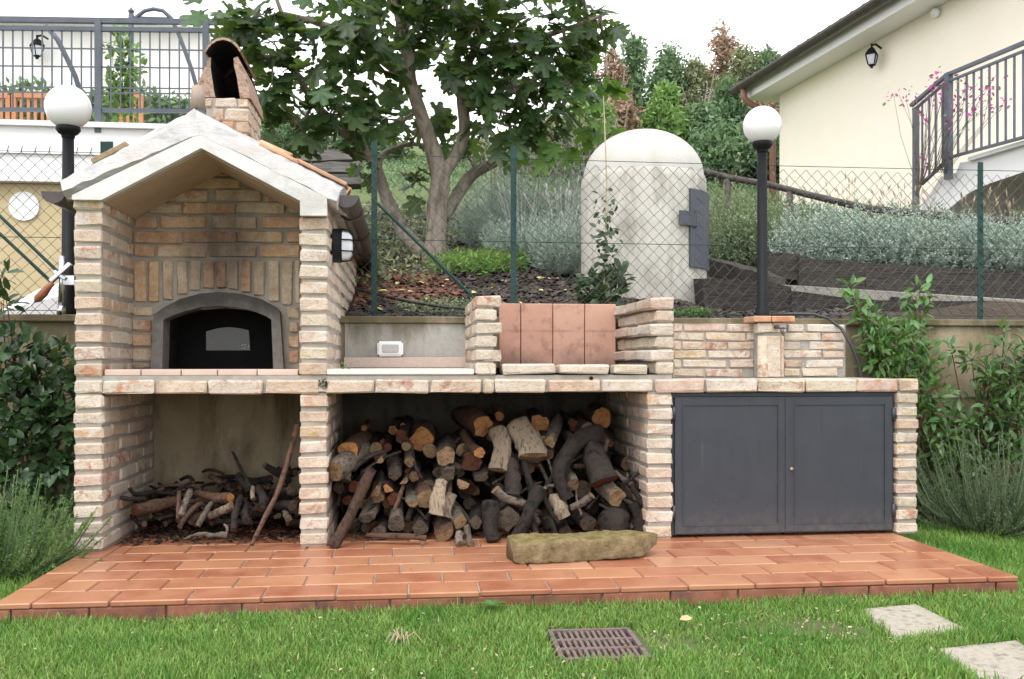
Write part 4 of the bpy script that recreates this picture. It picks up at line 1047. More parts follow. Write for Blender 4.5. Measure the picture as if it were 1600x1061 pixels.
# long, bent and split pieces drawn through several photo points: (x, y, depth), radii
def piece(pts, r0, r1, bark, cut, label, name='branch', cat='branch', cv=cc, sc=2.667, group=GW, nseg=9, flat=None, rough=.3):
    P_ = [U(*cv(x, y), Y0 + d) for x, y, d in pts]; k = pxm(cv(pts[0][0], 0)[0], Y0 + pts[0][2]) / sc
    for q in P_: q.z = max(q.z, .006)
    return make_log(name, P_[0], P_[-1], r0 * k, r1 * k, B[bark], B[cut], label, cat, group, mid=P_[1:-1] or None, nseg=nseg, nside=11, flat=flat, rough=max(rough, .45))
piece([(162, 685, -.05), (240, 530, .02), (322, 355, .12)], 22, 20, 'b', 'P', 'long thick branch leaning across the left of the woodpile onto the floor')
piece([(548, 642, .0), (470, 634, .0), (390, 632, .02), (300, 628, .04)], 13, 10, 'b', 'G', 'dark branch lying on the tiles before the woodpile left half')
piece([(692, 692, -.07), (684, 655, -.05), (688, 618, -.02)], 19, 17, 'g', 'P', 'short mossy stick standing on tiles, left of two at woodpile foot')
piece([(736, 704, -.08), (728, 650, -.05), (718, 592, 0)], 16, 13, 'g', 'P', 'pale short stick standing on tiles, right of two at woodpile foot')
piece([(588, 540, .05), (600, 480, .06), (612, 405, .12)], 34, 26, 's', 'P', 'pale split wedge pointing down, left of two in the woodpile', 'split_log', 'log', flat=(0, -1, .2))
piece([(618, 548, .08), (632, 505, .09), (655, 465, .14)], 32, 22, 's', 'P', 'smaller pale split wedge beside the longer one in the woodpile', 'split_log', 'log', flat=(0, -1, .2))
piece([(850, 360, .14), (862, 270, .17), (850, 185, .22)], 48, 40, 's', 'P', 'upright brown split log right of the large orange round', 'split_log', 'log', flat=(-.3, -1, .1))
piece([(1000, 300, .14), (985, 235, .18), (930, 160, .24)], 62, 52, 's', 'P', 'broad grey-tan split slab tilted near the woodpile top', 'split_log', 'log', flat=(.2, -1, .3))
piece([(1138, 480, .06), (1105, 400, .08), (1120, 310, .12), (1190, 225, .18), (1270, 212, .22)], 27, 40, 'd', 'G', 'long curved dark log arching over right part of the woodpile', 'log', 'log')
piece([(1285, 410, .08), (1262, 340, .12), (1245, 275, .2)], 52, 46, 'd', 'R', 'thick rough dark log leaning at the right of the woodpile', 'log', 'log', rough=.6)
piece([(838, 440, .04), (880, 475, .05), (930, 492, .06), (985, 508, .08)], 20, 17, 'g', 'P', 'light brown bent branch across the middle of the woodpile')
piece([(922, 640, -.01), (965, 570, .0), (1000, 490, .03), (1020, 432, .06)], 25, 30, 'd', 'G', 'thick dark purple-brown branch leaning before the stone slab')
piece([(905, 470, .08), (912, 400, .12), (895, 325, .18)], 38, 30, 'd', 'G', 'gnarled upright dark log in the middle of the woodpile', 'log', 'log', rough=.6)
piece([(990, 440, .08), (968, 370, .12), (950, 300, .2)], 15, 13, 'd', 'G', 'thin dark stick running down beside the gnarled upright log')
piece([(825, 665, .0), (815, 590, .03), (815, 490, .07)], 32, 36, 'd', 'R', 'dark reddish gnarled log standing low left of the cracked round', 'log', 'log', rough=.6)
piece([(1125, 555, .05), (1105, 510, .06), (1080, 475, .1)], 36, 30, 's', 'P', 'pale torn log end low in the right half of the woodpile', 'split_log', 'log')
piece([(1240, 465, .02), (1200, 495, .04), (1150, 515, .06)], 16, 14, 'g', 'P', 'pale grey branch stub pointing right, low in the woodpile')
piece([(1102, 578, .04), (1065, 525, .05), (1040, 470, .08)], 13, 11, 'd', 'G', 'thin dark branch slanting behind the stone slab')
piece([(1330, 600, .08), (1330, 560, .1), (1345, 530, .3)], 62, 55, 'd', 'G', 'half-round dark slab low at the right end of the woodpile', 'split_log', 'log')
piece([(1450, 500, .1), (1420, 450, .12), (1385, 400, .2)], 13, 10, 'd', 'G', 'thin dark stick against the right pillar, lower of two')
piece([(1465, 470, .14), (1430, 420, .16), (1400, 385, .24)], 9, 8, 'd', 'G', 'thinnest dark stick against the right pillar, upper of two')
piece([(1440, 620, .08), (1440, 560, .1), (1420, 500, .14)], 30, 26, 'd', 'G', 'dark rough log upright in the right bottom corner of the woodpile', 'log', 'log')
piece([(1090, 640, .02), (1078, 590, .03), (1066, 560, .05)], 11, 9, 'd', 'G', 'short thin stick upright just behind the stone slab')
piece([(1010, 640, .03), (1000, 600, .04), (985, 560, .06)], 18, 14, 'd', 'G', 'short dark stub upright behind the stone slab left end')
piece([(210, 400, .12), (215, 370, .14), (200, 330, .2)], 22, 18, 'g', 'G', 'stubby grey branch hanging below the log beside the left pillar')
# filler logs at the back of the pile
prof = [(150, 300), (200, 250), (290, 190), (450, 180), (580, 200), (640, 270), (720, 150), (860, 130), (1000, 150), (1200, 135), (1330, 120), (1390, 240), (1430, 330)]
def top_at(x): return float(np.interp(x, [p[0] for p in prof], [p[1] for p in prof]))
for i in range(95):
    x = R.uniform(165, 1430); t_ = top_at(x) + 30
    y = R.uniform(t_, 640); r = R.uniform(17, 36); ya_ = R.uniform(.22, .42); yb_ = R.uniform(.66, .74)
    p0 = U(*cc(x, y), Y0 + ya_); sh = 1 - (Y0 + ya_) / (Y0 + yb_)
    p1 = U(*cc(x + (533 - x) * sh + R.uniform(-30, 30), y - (y + 267) * sh + R.uniform(-25, 25)), Y0 + yb_)
    r0 = r / 2.667 * pxm(cc(x, y)[0], Y0 + ya_); p0.z = max(p0.z, r0); p1.z = max(p1.z, r0)
    make_log('log', p0, p1, r0, r0, B[R.choice('ddbg')], B[R.choice('GRGP')], 'dark log half hidden behind the front logs of the woodpile', 'log', 'dark logs filling the back of the woodpile', bend=.02, nside=9, nseg=3)
for i in range(40):
    x = R.uniform(175, 1420); y = R.uniform(max(top_at(x) + 70, 330), 630); a_ = R.uniform(.25, 2.9); l_ = R.uniform(70, 190); d_ = R.uniform(.03, .16) + .1 * (640 - y) / 300
    x2, y2 = x + math.cos(a_) * l_, max(y - math.sin(a_) * l_, top_at(x) + 20); x2 = min(max(x2, 150), 1440)
    p0 = U(*cc(x, y), Y0 + d_); p1 = U(*cc(x2, y2), Y0 + d_ + R.uniform(.02, .14)); r0 = R.uniform(6, 14) / 2.667 * pxm(cc(x, y)[0], Y0 + d_); p0.z = max(p0.z, r0); p1.z = max(p1.z, r0)
    make_log('stick', p0, p1, r0, r0 * .75, B[R.choice('dddgb')], B[R.choice('GPG')], 'thin crooked stick wedged among the front logs of the woodpile', 'stick', 'thin sticks wedged among the woodpile logs', bend=R.uniform(-.14, .14), nside=7, nseg=6)
# brushwood in the left bay
def c8(x, y): return 170 + x / 4.324, 620 + y / 4.324
GB = 'brushwood pieces heaped in the left bay under the oven'
def bp(pts, r0, r1, bark, cut, label, name='branch', cat='branch', **k): return piece(pts, r0 * .8, r1 * .8, bark, cut, label, name, cat, c8, 4.324, GB, **k)
bp([(965, 1000, -.06), (1060, 800, .0), (1160, 590, .06), (1275, 190, .12)], 18, 24, 'b', 'G', 'long reddish-brown pole leaning against the pillar in the left bay', 'pole', 'pole')
bp([(78, 680, .2), (130, 690, .22), (250, 690, .3)], 20, 18, 'd', 'G', 'dark curved branch end nearest the left pillar, lower of two')
bp([(142, 620, .28), (165, 650, .3), (220, 655, .34), (310, 640, .4)], 17, 20, 'd', 'G', 'dark hooked branch above the lowest curved one by the left pillar')
bp([(180, 762, .2), (300, 735, .26), (460, 700, .34)], 52, 42, 'b', 'R', 'thick reddish log lying at left end of the brushwood heap', 'log', 'log')
bp([(820, 680, .2), (720, 680, .26), (600, 650, .34)], 40, 34, 'b', 'O', 'log with yellowish end pointing right in the brushwood heap, upper of two', 'log', 'log')
bp([(830, 740, .15), (760, 770, .17), (680, 805, .2)], 38, 34, 's', 'P', 'tan peeled log below the yellowish-ended one in the brushwood heap', 'log', 'log')
bp([(465, 820, .12), (470, 730, .16), (475, 640, .26)], 14, 18, 'b', 'P', 'thin straight stick upright, leftmost of the row in the brushwood heap')
bp([(490, 800, .11), (515, 720, .14), (550, 635, .24)], 28, 26, 'g', 'P', 'pale stick standing second from left in the brushwood heap')
bp([(480, 880, .06), (530, 800, .1), (600, 730, .16), (640, 735, .2)], 22, 20, 'b', 'P', 'bent pinkish stick reaching lowest left in the brushwood heap')
bp([(600, 870, .08), (640, 800, .1), (690, 715, .18)], 24, 22, 'g', 'P', 'straight grey stick slanting up in the middle of the brushwood heap')
bp([(560, 850, .14), (590, 820, .16), (650, 790, .2)], 40, 36, 'b', 'G', 'stubby brown log behind the slanting grey stick', 'log', 'log')
bp([(840, 900, .06), (855, 790, .12), (890, 670, .24)], 28, 26, 'd', 'G', 'dark charred stick upright left of the leaning pole')
bp([(800, 935, -.01), (760, 930, -.01), (700, 940, .0), (620, 925, .01), (510, 962, .0)], 34, 8, 'g', 'G', 'grey forked driftwood piece lying on tiles before the brushwood', 'driftwood', 'branch')
bp([(790, 950, .0), (800, 890, .0), (780, 862, .02)], 14, 9, 'g', 'G', 'short upturned grey twig at the end of the driftwood')
bp([(835, 372, .5), (890, 480, .42), (955, 610, .34)], 9, 20, 'd', 'G', 'thin dark stick poking up above the brushwood, leaning left')
bp([(1055, 462, .4), (1120, 505, .44), (1220, 570, .5)], 28, 30, 'd', 'G', 'dark square-ended piece sticking up right of the thin stick')
bp([(865, 520, .36), (900, 570, .36), (950, 640, .34)], 28, 30, 'd', 'G', 'blunt dark log leaning left below the thin stick', 'log', 'log')
bp([(1225, 632, .24), (1180, 640, .3), (1100, 660, .4)], 38, 34, 'd', 'G', 'dark log end right of the pole in the brushwood, upper of two', 'log', 'log')
bp([(1240, 735, .2), (1190, 735, .28), (1120, 740, .4)], 44, 40, 'd', 'G', 'thick dark log end right of the pole, lower of two', 'log', 'log')
bp([(1215, 830, .16), (1200, 800, .2), (1190, 770, .3)], 26, 24, 'g', 'P', 'small pale-ended stick right of the pole near the pillar')
bp([(975, 690, .2), (970, 660, .22), (975, 610, .3)], 20, 18, 's', 'P', 'short pale split stub left of the pole')
bp([(930, 840, .12), (920, 790, .16), (930, 720, .26)], 34, 30, 'd', 'G', 'dark rough log upright just left of the pole foot', 'log', 'log')
bp([(1020, 760, .16), (1050, 700, .2), (1010, 620, .3)], 40, 34, 'd', 'R', 'dark gnarled log just behind the leaning pole', 'log', 'log', rough=.6)
for i in range(120):
    x = R.uniform(180, 1260); tp_ = np.interp(x, [180, 330, 520, 620, 760, 900, 1000, 1150, 1260], [680, 600, 560, 560, 500, 560, 600, 500, 470])
    y = R.uniform(tp_ + 10, 860); r = R.uniform(7, 24); d_ = .24 + .35 * (1 - (y - 480) / 400) + R.uniform(-.06, .08)
    a_ = R.uniform(-.6, 3.7); l_ = R.uniform(90, 260)
    dx, dy = math.cos(a_) * l_, -abs(math.sin(a_)) * l_ * .45
    x2 = min(max(x + dx, 150), 1290)
    p0 = U(*c8(x, y), Y0 + d_); p1 = U(*c8(x2, max(y + dy, tp_)), Y0 + min(d_ + R.uniform(.02, .25), .76))
    k = pxm(c8(x, 0)[0], Y0 + d_) / 4.324; r0 = r * k; p0.z = max(p0.z, r0); p1.z = max(p1.z, r0)
    make_log('branch', p0, p1, r0, r0 * .85, B[R.choice('ddddb')], B[R.choice('GRGG')], 'dark dead branch tangled in the brushwood heap of the left bay', 'branch', 'dark branches tangled in the brushwood heap', bend=R.uniform(-.12, .12), nside=7, nseg=5)

for (xa_, xb_, lab) in ((XL1 + .02, X2a - .02, 0), (X2b + .02, X3a - .02, 1)):
    q = 1500; nn_ = rdir(q) * .4; nn_[:, 2] += 1
    yy = Y0 + .10 + .68 * NR.uniform(0, 1, q) ** .8
    batch('wood_debris', *T_NEED, np.stack([NR.uniform(xa_, xb_, q), yy, NR.uniform(.001, .012, q)], 1), basis_from(np.cross(nn_, rdir(q)), nn_), np.stack([NR.uniform(.01, .05, q), NR.uniform(.06, .2, q), NR.uniform(.01, .02, q)], 1), M['bark_dark'])
# ---- mossy stone slab on the terrace
ss = MB(); NSX, NSR = 44, 28
pL, pR = UG(806, 884, 0), UG(1034, 872, 0)
ax = (pR - pL); Ls_ = ax.length; ax.normalize(); ay = Vector((-ax.y, ax.x, 0))
for i in range(NSX + 1):
    t_ = i / NSX; hw = .085; hh = .092
    if t_ < .06: f_ = .78 + .22 * math.sin(t_ / .06 * math.pi / 2); hw *= f_; hh *= (.9 + .1 * f_)
    zlo = 0
    if t_ > .8: f_ = (t_ - .8) / .2; hw *= 1 - .62 * f_ ** 1.5; zlo = .045 * f_ ** 1.5; hh = hh * (1 - .05 * f_) - zlo
    for k in range(NSR):
        a = 2 * math.pi * k / NSR
        cx_, cz_ = math.copysign(abs(math.cos(a)) ** .2, math.cos(a)), math.copysign(abs(math.sin(a)) ** .24, math.sin(a))
        p = pL + ax * (Ls_ * t_) + ay * (.085 + cx_ * hw) + Vector((0, 0, zlo + hh / 2 + cz_ * hh / 2))
        nn = noise.noise_vector(p * 9) * .010 + noise.noise_vector(p * 32) * .006 + noise.noise_vector(p * 80) * .003
        p = p + nn; p.z = max(p.z, .001); ss.v.append(tuple(p))
for i in range(NSX):
    for k in range(NSR):
        a = i * NSR + k; b = i * NSR + (k + 1) % NSR; ss.f.append((a, a + NSR, b + NSR, b))
ss.f += [tuple(range(NSR)), tuple(NSX * NSR + k for k in range(NSR - 1, -1, -1))]; ss.m = [0] * len(ss.f)
def stone_mat():
    m = NT('mossy_hewn_stone'); co = m.coord(world=True); n = m.noise(co, 22, 7, .7); n2 = m.noise(co, 80, 6, .7)
    col = m.ramp(n, [(.3, (.09, .068, .036)), (.5, (.22, .165, .09)), (.7, (.33, .26, .155))])
    nz = m.n('SeparateXYZ', None, _0=m.n('NewGeometry').outputs['Normal']).outputs[2]
    mo = m.fr(m.math('ADD', nz, m.math('MULTIPLY', m.math('SUBTRACT', n2, .5), 1.6)), .2, .8, 0, .8)
    col = m.mix(mo, col, m.mix(m.fr(n, .4, .6), (.135, .11, .036), (.25, .20, .09)))
    m.bs(Base__Color=col, Roughness=.94, Specular__IOR__Level=.15); m.bump(m.math('ADD', n, n2), .9, .012); return m.mat
o = ss.build('stone_slab', stone_mat(), smooth=True); tag(o, 'mossy long hewn stone slab lying on tiles before the woodpile', 'stone')

# ---- lawn furniture: drain grate, paving stones
gc = [UG(868, 992, ZL), UG(1001, 988, ZL), UG(1018, 1036, ZL), UG(876, 1040, ZL)]
g0 = gc[3]; gx = (gc[2] - gc[3]); gy = (gc[0] - gc[3]); gx.normalize(); gy = Vector((-gx.y, gx.x, 0)); GW_, GD_ = (gc[2] - gc[3]).length, (gc[0] - gc[3]).length
dg = thing('drain_grate', g0, 'square rusty cast iron drain grate set in the lawn', 'grate')
mb = MB(); zg = ZL + .012
def gbox(mb, u0, u1, v0, v1, z0, z1): mb.obox(g0 + gx * (u0 + u1) / 2 + gy * (v0 + v1) / 2 + Vector((0, 0, (z0 + z1) / 2 - g0.z)), gx * (u1 - u0) / 2, gy * (v1 - v0) / 2, (0, 0, (z1 - z0) / 2))
for u0, u1, v0, v1 in ((0, GW_, 0, .017), (0, GW_, GD_ - .017, GD_), (0, .014, .0175, GD_ - .0175), (GW_ - .014, GW_, .0175, GD_ - .0175)): gbox(mb, u0, u1, v0, v1, zg - .02, zg + .006)
part(mb, 'frame', M['iron'], dg)
mb = MB(); nb_ = 13
for r_ in range(2): gbox(mb, .0145, GW_ - .0145, .017 + (r_ + 1) * (GD_ - .034) / 3 - .009, .017 + (r_ + 1) * (GD_ - .034) / 3 + .009, zg - .018, zg + .004)
part(mb, 'cross_bar', M['iron'], dg)
for k in range(1, nb_):
    mb = MB(); u = .014 + k * (GW_ - .028) / nb_; gbox(mb, u - .0047, u + .0047, .0178, GD_ - .0178, zg - .017, zg + .0035); part(mb, 'bar', M['iron'], dg)
mb = MB(); gbox(mb, -.002, GW_ + .002, -.002, GD_ + .002, ZL - .05, ZL + .003); part(mb, 'pit', M['pit'], dg)
def paver(c, lab):
    P_ = [UG(x, y, ZL) for x, y in c]; mb = MB()
    ctr = sum(P_, Vector()) / 4
    mb.v = [tuple(p - ctr + Vector((0, 0, z))) for z in (-.02, .014) for p in P_]; mb.f = [(3, 2, 1, 0), (4, 5, 6, 7)] + [(i, (i + 1) % 4, 4 + (i + 1) % 4, 4 + i) for i in range(4)]; mb.m = [0] * 6
    o = mb.build('stepping_stone', M['paver'], loc=ctr); bevel(o, .006, 1); tag(o, lab, 'paving stone', 'stepping stones in the lawn'); return P_
pv1 = paver([(1400, 1003), (1522, 994), (1432, 949), (1343, 957)], 'square paving stone in the lawn nearer the terrace corner')
pv2 = paver([(1545, 1085), (1680, 1070), (1590, 1006), (1462, 1020)], 'square paving stone at the lower right edge of the lawn')

# ------------------------------------------------------------------ grass
def inside(px_, py_, poly):
    c_ = np.zeros(len(px_), bool); n_ = len(poly)
    for i in range(n_):
        x1, y1 = poly[i][0], poly[i][1]; x2, y2 = poly[(i + 1) % n_][0], poly[(i + 1) % n_][1]
        c_ ^= ((y1 > py_) != (y2 > py_)) & (px_ < (x2 - x1) * (py_ - y1) / (y2 - y1 + 1e-12) + x1)
    return c_
def grass_positions(n_, x0, x1, y0, y1):
    X = NR.uniform(x0, x1, n_); Y = NR.uniform(y0, y1, n_)
    k = ~((X > TX0 - .005) & (X < TX1 + .005) & (Y > Y1 - .008))
    for pv in (pv1, pv2):
        c_ = sum(pv, Vector()) / 4; k &= ~inside(X, Y, [c_ + (p - c_) * .95 for p in pv])
    gpoly = [g0 - gx * .014 - gy * .012, g0 + gx * (GW_ + .03) - gy * .012, g0 + gx * (GW_ + .022) + gy * (GD_ + .03), g0 - gx * .016 + gy * (GD_ + .03)]
    k &= ~inside(X, Y, gpoly)
    k &= Y < YW - .02
    return X[k], Y[k]
def grass(name, n_, box, hgt, mat, wid=(.0012, .0026), lean=.55):
    X, Y = grass_positions(n_, *box); n_ = len(X)
    # thin, bare patches
    pn = np.sin(X * 3.1 + 1.3) * np.sin(Y * 4.3 + X) + .6 * np.sin(X * 9.7 + Y * 7.9) 
    bare = np.exp(-(((X - 1.35) / .45) ** 2 + ((Y - 2.95) / .16) ** 2)) + .8 * np.exp(-(((X - .85) / .25) ** 2 + ((Y - 2.8) / .2) ** 2))
    keep = NR.uniform(0, 1, n_) > np.clip(bare * .8 + .25 * (pn < -.6), 0, .9)
    X, Y, pn = X[keep], Y[keep], pn[keep]; n_ = len(X)
    edge = np.exp(-np.clip(Y1 - Y, 0, 9) / .05) * ((X > TX0 - .1) & (X < TX1 + .1))
    h_ = NR.uniform(hgt[0], hgt[1], n_) * (1 + .22 * pn + .25 * edge)
    d = rdir(n_) * lean; d[:, 2] = np.abs(d[:, 2]) * .3 + 1
    nrm = rdir(n_); nrm[:, 2] *= .2
    Bs = basis_from(d, nrm)
    sc = np.stack([h_, NR.uniform(*wid, n_) * 2, h_ * NR.uniform(.4, 1.4, n_)], 1)
    return batch(name, *T_BLADE, np.stack([X, Y, np.full(n_, ZL)], 1), Bs, sc, mat)
g_ = grass('lawn_grass', 190000, (-2.6, 3.4, 2.42, 3.26), (.014, .046), M['grass'])
g2 = grass('lawn_grass', 34000, (-3.2, -1.40, 3.26, 4.9), (.03, .06), M['grass'])
g3 = grass('lawn_grass', 60000, (2.1, 4.6, 3.26, 4.9), (.025, .055), M['grass'])
g4 = grass('dry_grass', 12000, (-2.6, 3.4, 2.42, 3.24), (.018, .04), M['grass_dry'], lean=1.6)
g5 = grass('lawn_grass', 40000, (-3.4, 4.4, 1.4, 2.42), (.025, .055), M['grass'], wid=(.003, .005))
X, Y = grass_positions(5200, -2.4, 3.3, 2.45, 3.2); kk = (np.sin(X * 4.1 + 2) * np.sin(Y * 9 + X * 2.3)) > .35; X, Y = X[kk], Y[kk]; q = len(X); nn_ = rdir(q) * .5; nn_[:, 2] += 1
batch('clover', *T_OVAL, np.stack([X, Y, ZL + NR.uniform(.012, .034, q)], 1), basis_from(np.cross(nn_, rdir(q)), nn_), NR.uniform(.007, .014, q), M['jasmine'])
X, Y = grass_positions(900, -2.4, 3.3, 2.45, 3.2); q = len(X); nn_ = rdir(q) * .5; nn_[:, 2] += 1
batch('lawn_litter', *T_OVAL, np.stack([X, Y, ZL + NR.uniform(.014, .032, q)], 1), basis_from(np.cross(nn_, rdir(q)), nn_), NR.uniform(.006, .018, q), M['dry'])
# dry weed wisp, fallen leaf, broad-leaf weed
p = UG(628, 1012, ZL); mb = MB()
for i in range(16):
    a = R.uniform(0, 6.28); l_ = R.uniform(.02, .07)
    mb.tube([p + Vector((0, 0, .02)), p + Vector((math.cos(a) * l_ * .6, math.sin(a) * l_ * .5, .04 + R.uniform(0, .02))), p + Vector((math.cos(a) * l_, math.sin(a) * l_ * .8, .02))], [.0022, .0018, .0008], 4)
tag(mb.build('dry_weed', M['dry']), 'dried brown weed wisp lying on the lawn', 'weed')
p = UG(1062, 990, ZL)
tag(batch('fallen_leaf', *T_OVAL, [p + Vector((0, 0, .045))], basis_from(np.array([[1., .3, .1]]), np.array([[0, -.5, 1.]])), np.array([.05]), pm('tan_leaf', (.42, .30, .16), (.5, .38, .22), 20, .7, 0), kind=None), 'curled tan dead leaf lying on the lawn', 'leaf')
p = UG(770, 968, ZL)
nn_ = 7; an = np.linspace(0, 6, nn_)
tag(batch('broadleaf_weed', *T_OVAL, np.tile(np.array(p) + [0, 0, .045], (nn_, 1)), basis_from(np.stack([np.cos(an), np.sin(an), np.full(nn_, .35)], 1), np.tile([0, 0, 1.], (nn_, 1))), np.full(nn_, .05), M['jasmine'], kind=None), 'small broad-leaved weed at the foot of the terrace edge', 'weed')

# ------------------------------------------------------------------ globe lamps
def globe_lamp(x, Y, yg, rg, label, zbase=ZW):
    c = U(x, yg, Y); k = pxm(x, Y); r = rg * k
    t = thing('globe_lamp', (c.x, Y, zbase), label, 'lamp', 'globe lamps on the retaining wall')
    mb = MB(); mb.lathe(c, [(r * math.sin(a), -r * math.cos(a)) for a in np.linspace(.35, math.pi, 20)], 32); part(mb, 'globe', M['globe'], t, True)
    z0 = c.z - r
    mb = MB(); mb.lathe((c.x, Y, z0), [(.0, .012), (r * .52, .012), (r * .54, -.004), (r * .42, -.022), (r * .30, -.03), (r * .28, -.045)], 24); part(mb, 'collar', M['black'], t, True)
    mb = MB(); mb.lathe((c.x, Y, zbase), [(.0, z0 - .03 - zbase), (r * .25, z0 - .03 - zbase), (r * .29, .06), (r * .36, .055), (r * .36, 0)], 20); part(mb, 'post', M['black'], t, True)
    return t
globe_lamp(106.5, 5.05, 168, 34, 'white globe lamp on black post left of the pizza oven')
globe_lamp(1191, 5.05, 196, 29.5, 'white globe lamp on black post right of the well, above the tap')

# ------------------------------------------------------------------ chain-link fences
YFn = 5.095
def fence(xa, xb, zb_, zt_, posts, label, barbs=False, extra=None):
    t = thing('chain_link_fence', ((xa + xb) / 2, YFn, zb_), label, 'fence')
    mb = MB(); w_ = .068; p_ = w_ / 2; n_ = int((xb - xa) / p_); nz = int((zt_ - zb_) / p_)
    for i in range(n_):
        x = xa + i * p_; pts = []
        for k in range(nz + 1):
            sgn = (k + i) % 2
            xx = x + sgn * p_; z = zb_ + k * p_
            wob = .006 * math.sin(z * 9 + xx * 3) + .004 * noise.noise((xx * 4, z * 4, 3))
            pts.append((xx + wob, YFn + (.003 if sgn else -.003) + .006 * math.sin(xx * 2.1), z))
        if barbs: pts.append((pts[-1][0] + .008, YFn, pts[-1][2] + .03))
        mb.tube(pts, .0020, 3, cap=False)
    o = part(mb, 'wire_mesh', M['wire'], t); o['kind'] = 'stuff'
    for z in ((zt_ - .004), (zb_ + zt_) / 2 - .02, zb_ + .03):
        part(MB().tube([(xa, YFn - .008, z), ((xa + xb) / 2, YFn - .008, z - .006), (xb, YFn - .008, z)], .0019, 4, cap=False), 'tension_wire', M['fence_green'], t)
    for px_, py_ in posts:
        q = U(px_, py_, YFn + .02); mb = MB()
        mb.box((q.x - .016, YFn + .006, zb_ - .3), (q.x + .016, YFn + .010, q.z)); mb.box((q.x - .002, YFn + .0105, zb_ - .3), (q.x + .002, YFn + .034, q.z - .012))
        part(mb, 'post', M['fence_green'], t)
    for (a, b) in (extra or []): part(MB().tube([U(*a), U(*b)], .009, 6), 'brace', M['fence_green'], t)
    return t
fence(X2b + .12, 4.6, ZW, U(900, 249, YFn).z, [(585, 222), (802, 229), (1186, 238), (1530, 254)], 'green posted chain-link fence on the wall right of the oven', False, [((590, 318, 5.07), (737, 462, 5.07))])
fence(-4.6, XL0 + .55, ZW, U(100, 236, YFn).z, [(163, 222), (173, 222), (-60, 215)], 'chain-link fence with bare wire tips on the wall left of the oven', True, [((-60, 280, 5.08), (90, 424, 5.08)), ((-70, 300, 5.11), (80, 440, 5.11))])

# ---- chrome spit clamp with wooden handle beside the oven
p = U(96, 488, 4.97)
sp = thing('chrome_clamp', p, 'chrome clamp with wooden handle on the wall left of the oven', 'tool')
k = pxm(96, 4.97)
def q8(x, y, Y=4.97): return U(x, y, Y)
part(MB().tube([q8(96, 492), q8(96, 478)], 7 * k, 14), 'foot', M['chrome'], sp, True)
part(MB().tube([q8(96, 479), q8(97, 400)], [5 * k, 4.5 * k], 12), 'upright', M['chrome'], sp, True)
mb = MB(); mb.bar(q8(79, 440, 4.95), q8(110, 412, 4.95), 9 * k, 7 * k); mb.bar(q8(84, 424, 4.95), q8(103, 436, 4.95), 6 * k, 6 * k); o = part(mb, 'clamp_arm', M['chrome'], sp); bevel(o, .003, 1)
o = part(MB().box((q8(99, 450).x, 4.955, q8(99, 446).z), (q8(118, 450).x, 4.985, q8(99, 430).z)), 'side_plate', M['chrome'], sp); bevel(o, .003, 1)
part(MB().tube([q8(55, 471, 4.93), q8(59, 467, 4.93), q8(68, 458, 4.935), q8(77, 447, 4.94), q8(83, 442, 4.945)], [2.5 * k, 6.5 * k, 7 * k, 5 * k, 4 * k], 12), 'handle', M['handle'], sp, True)
part(MB().tube([q8(55, 471, 4.93), q8(30, 492, 4.925)], [1.6 * k, 1.2 * k], 6), 'rod', M['chrome'], sp, True)

# ------------------------------------------------------------------ well tower
YT = 6.15; wc = U(1005, 480, YT); kw = pxm(1005, YT); rw_ = 97 * kw
zg_ = 1.0
wl = thing('well_house', (wc.x, YT, zg_), 'round white plastered well tower with domed top behind the fence', 'well')
zs_ = U(1005, 262, YT - rw_).z; zd = U(1005, 205, YT).z
prof_ = [(rw_, 0), (rw_ * 1.0, zs_ - zg_ - .05), (rw_ * .995, zs_ - zg_ - .01), (rw_ * .97, zs_ - zg_ + .015)]
mb = MB(); mb.lathe((wc.x, YT, zg_), prof_, 64); part(mb, 'drum', M['well'], wl, True)
dm = [(rw_ * .962 * math.cos(a) , zs_ - zg_ + .012 + (zd - zs_ - .01) * math.sin(a)) for a in np.linspace(0, math.pi / 2, 14)]
mb = MB(); mb.lathe((wc.x, YT, zg_), dm, 64); part(mb, 'dome', M['well'], wl, True)
def curved(mb, a0, a1, z0, z1, r0, r1, n_=10):
    o_ = len(mb.v)
    for i in range(n_ + 1):
        a = a0 + (a1 - a0) * i / n_
        for r_, z in ((r0, z0), (r1, z0), (r1, z1), (r0, z1)): mb.v.append((wc.x + r_ * math.sin(a), YT - r_ * math.cos(a), z))
    for i in range(n_):
        for k_ in range(4): mb.f.append((o_ + i * 4 + k_, o_ + i * 4 + (k_ + 1) % 4, o_ + (i + 1) * 4 + (k_ + 1) % 4, o_ + (i + 1) * 4 + k_))
    mb.f += [(o_ + 3, o_ + 2, o_ + 1, o_), tuple(o_ + n_ * 4 + k_ for k_ in range(4))]; mb.m = [0] * len(mb.f)
aa = math.asin(70 / 97.) - .30
za, zb_ = U(1085, 420, YT - rw_ * .6).z, U(1085, 300, YT - rw_ * .6).z
mb = MB(); curved(mb, aa, aa + 1.15, za, zb_, rw_ + .002, rw_ + .018); M['well_paint'] = pm('well_door_paint', (.062, .068, .084), (.078, .085, .102), 6, .55, .05, 60)
wd = part(mb, 'door', M['well_paint'], wl)
mb = MB(); curved(mb, aa - .22, aa + .1, za + .28 * (zb_ - za) + .12, za + .28 * (zb_ - za) + .21, rw_ + .019, rw_ + .026, 5)
a_ = aa + .05; pq = Vector((wc.x + (rw_ + .05) * math.sin(a_), YT - (rw_ + .05) * math.cos(a_), 0)); zm = za + .28 * (zb_ - za) + .165
mb.tube([(pq.x, pq.y + .03, zm - .05), (pq.x, pq.y, zm - .05), (pq.x, pq.y, zm + .05), (pq.x, pq.y + .03, zm + .05)], .006, 6)
part(mb, 'latch', M['well_paint'], wl)

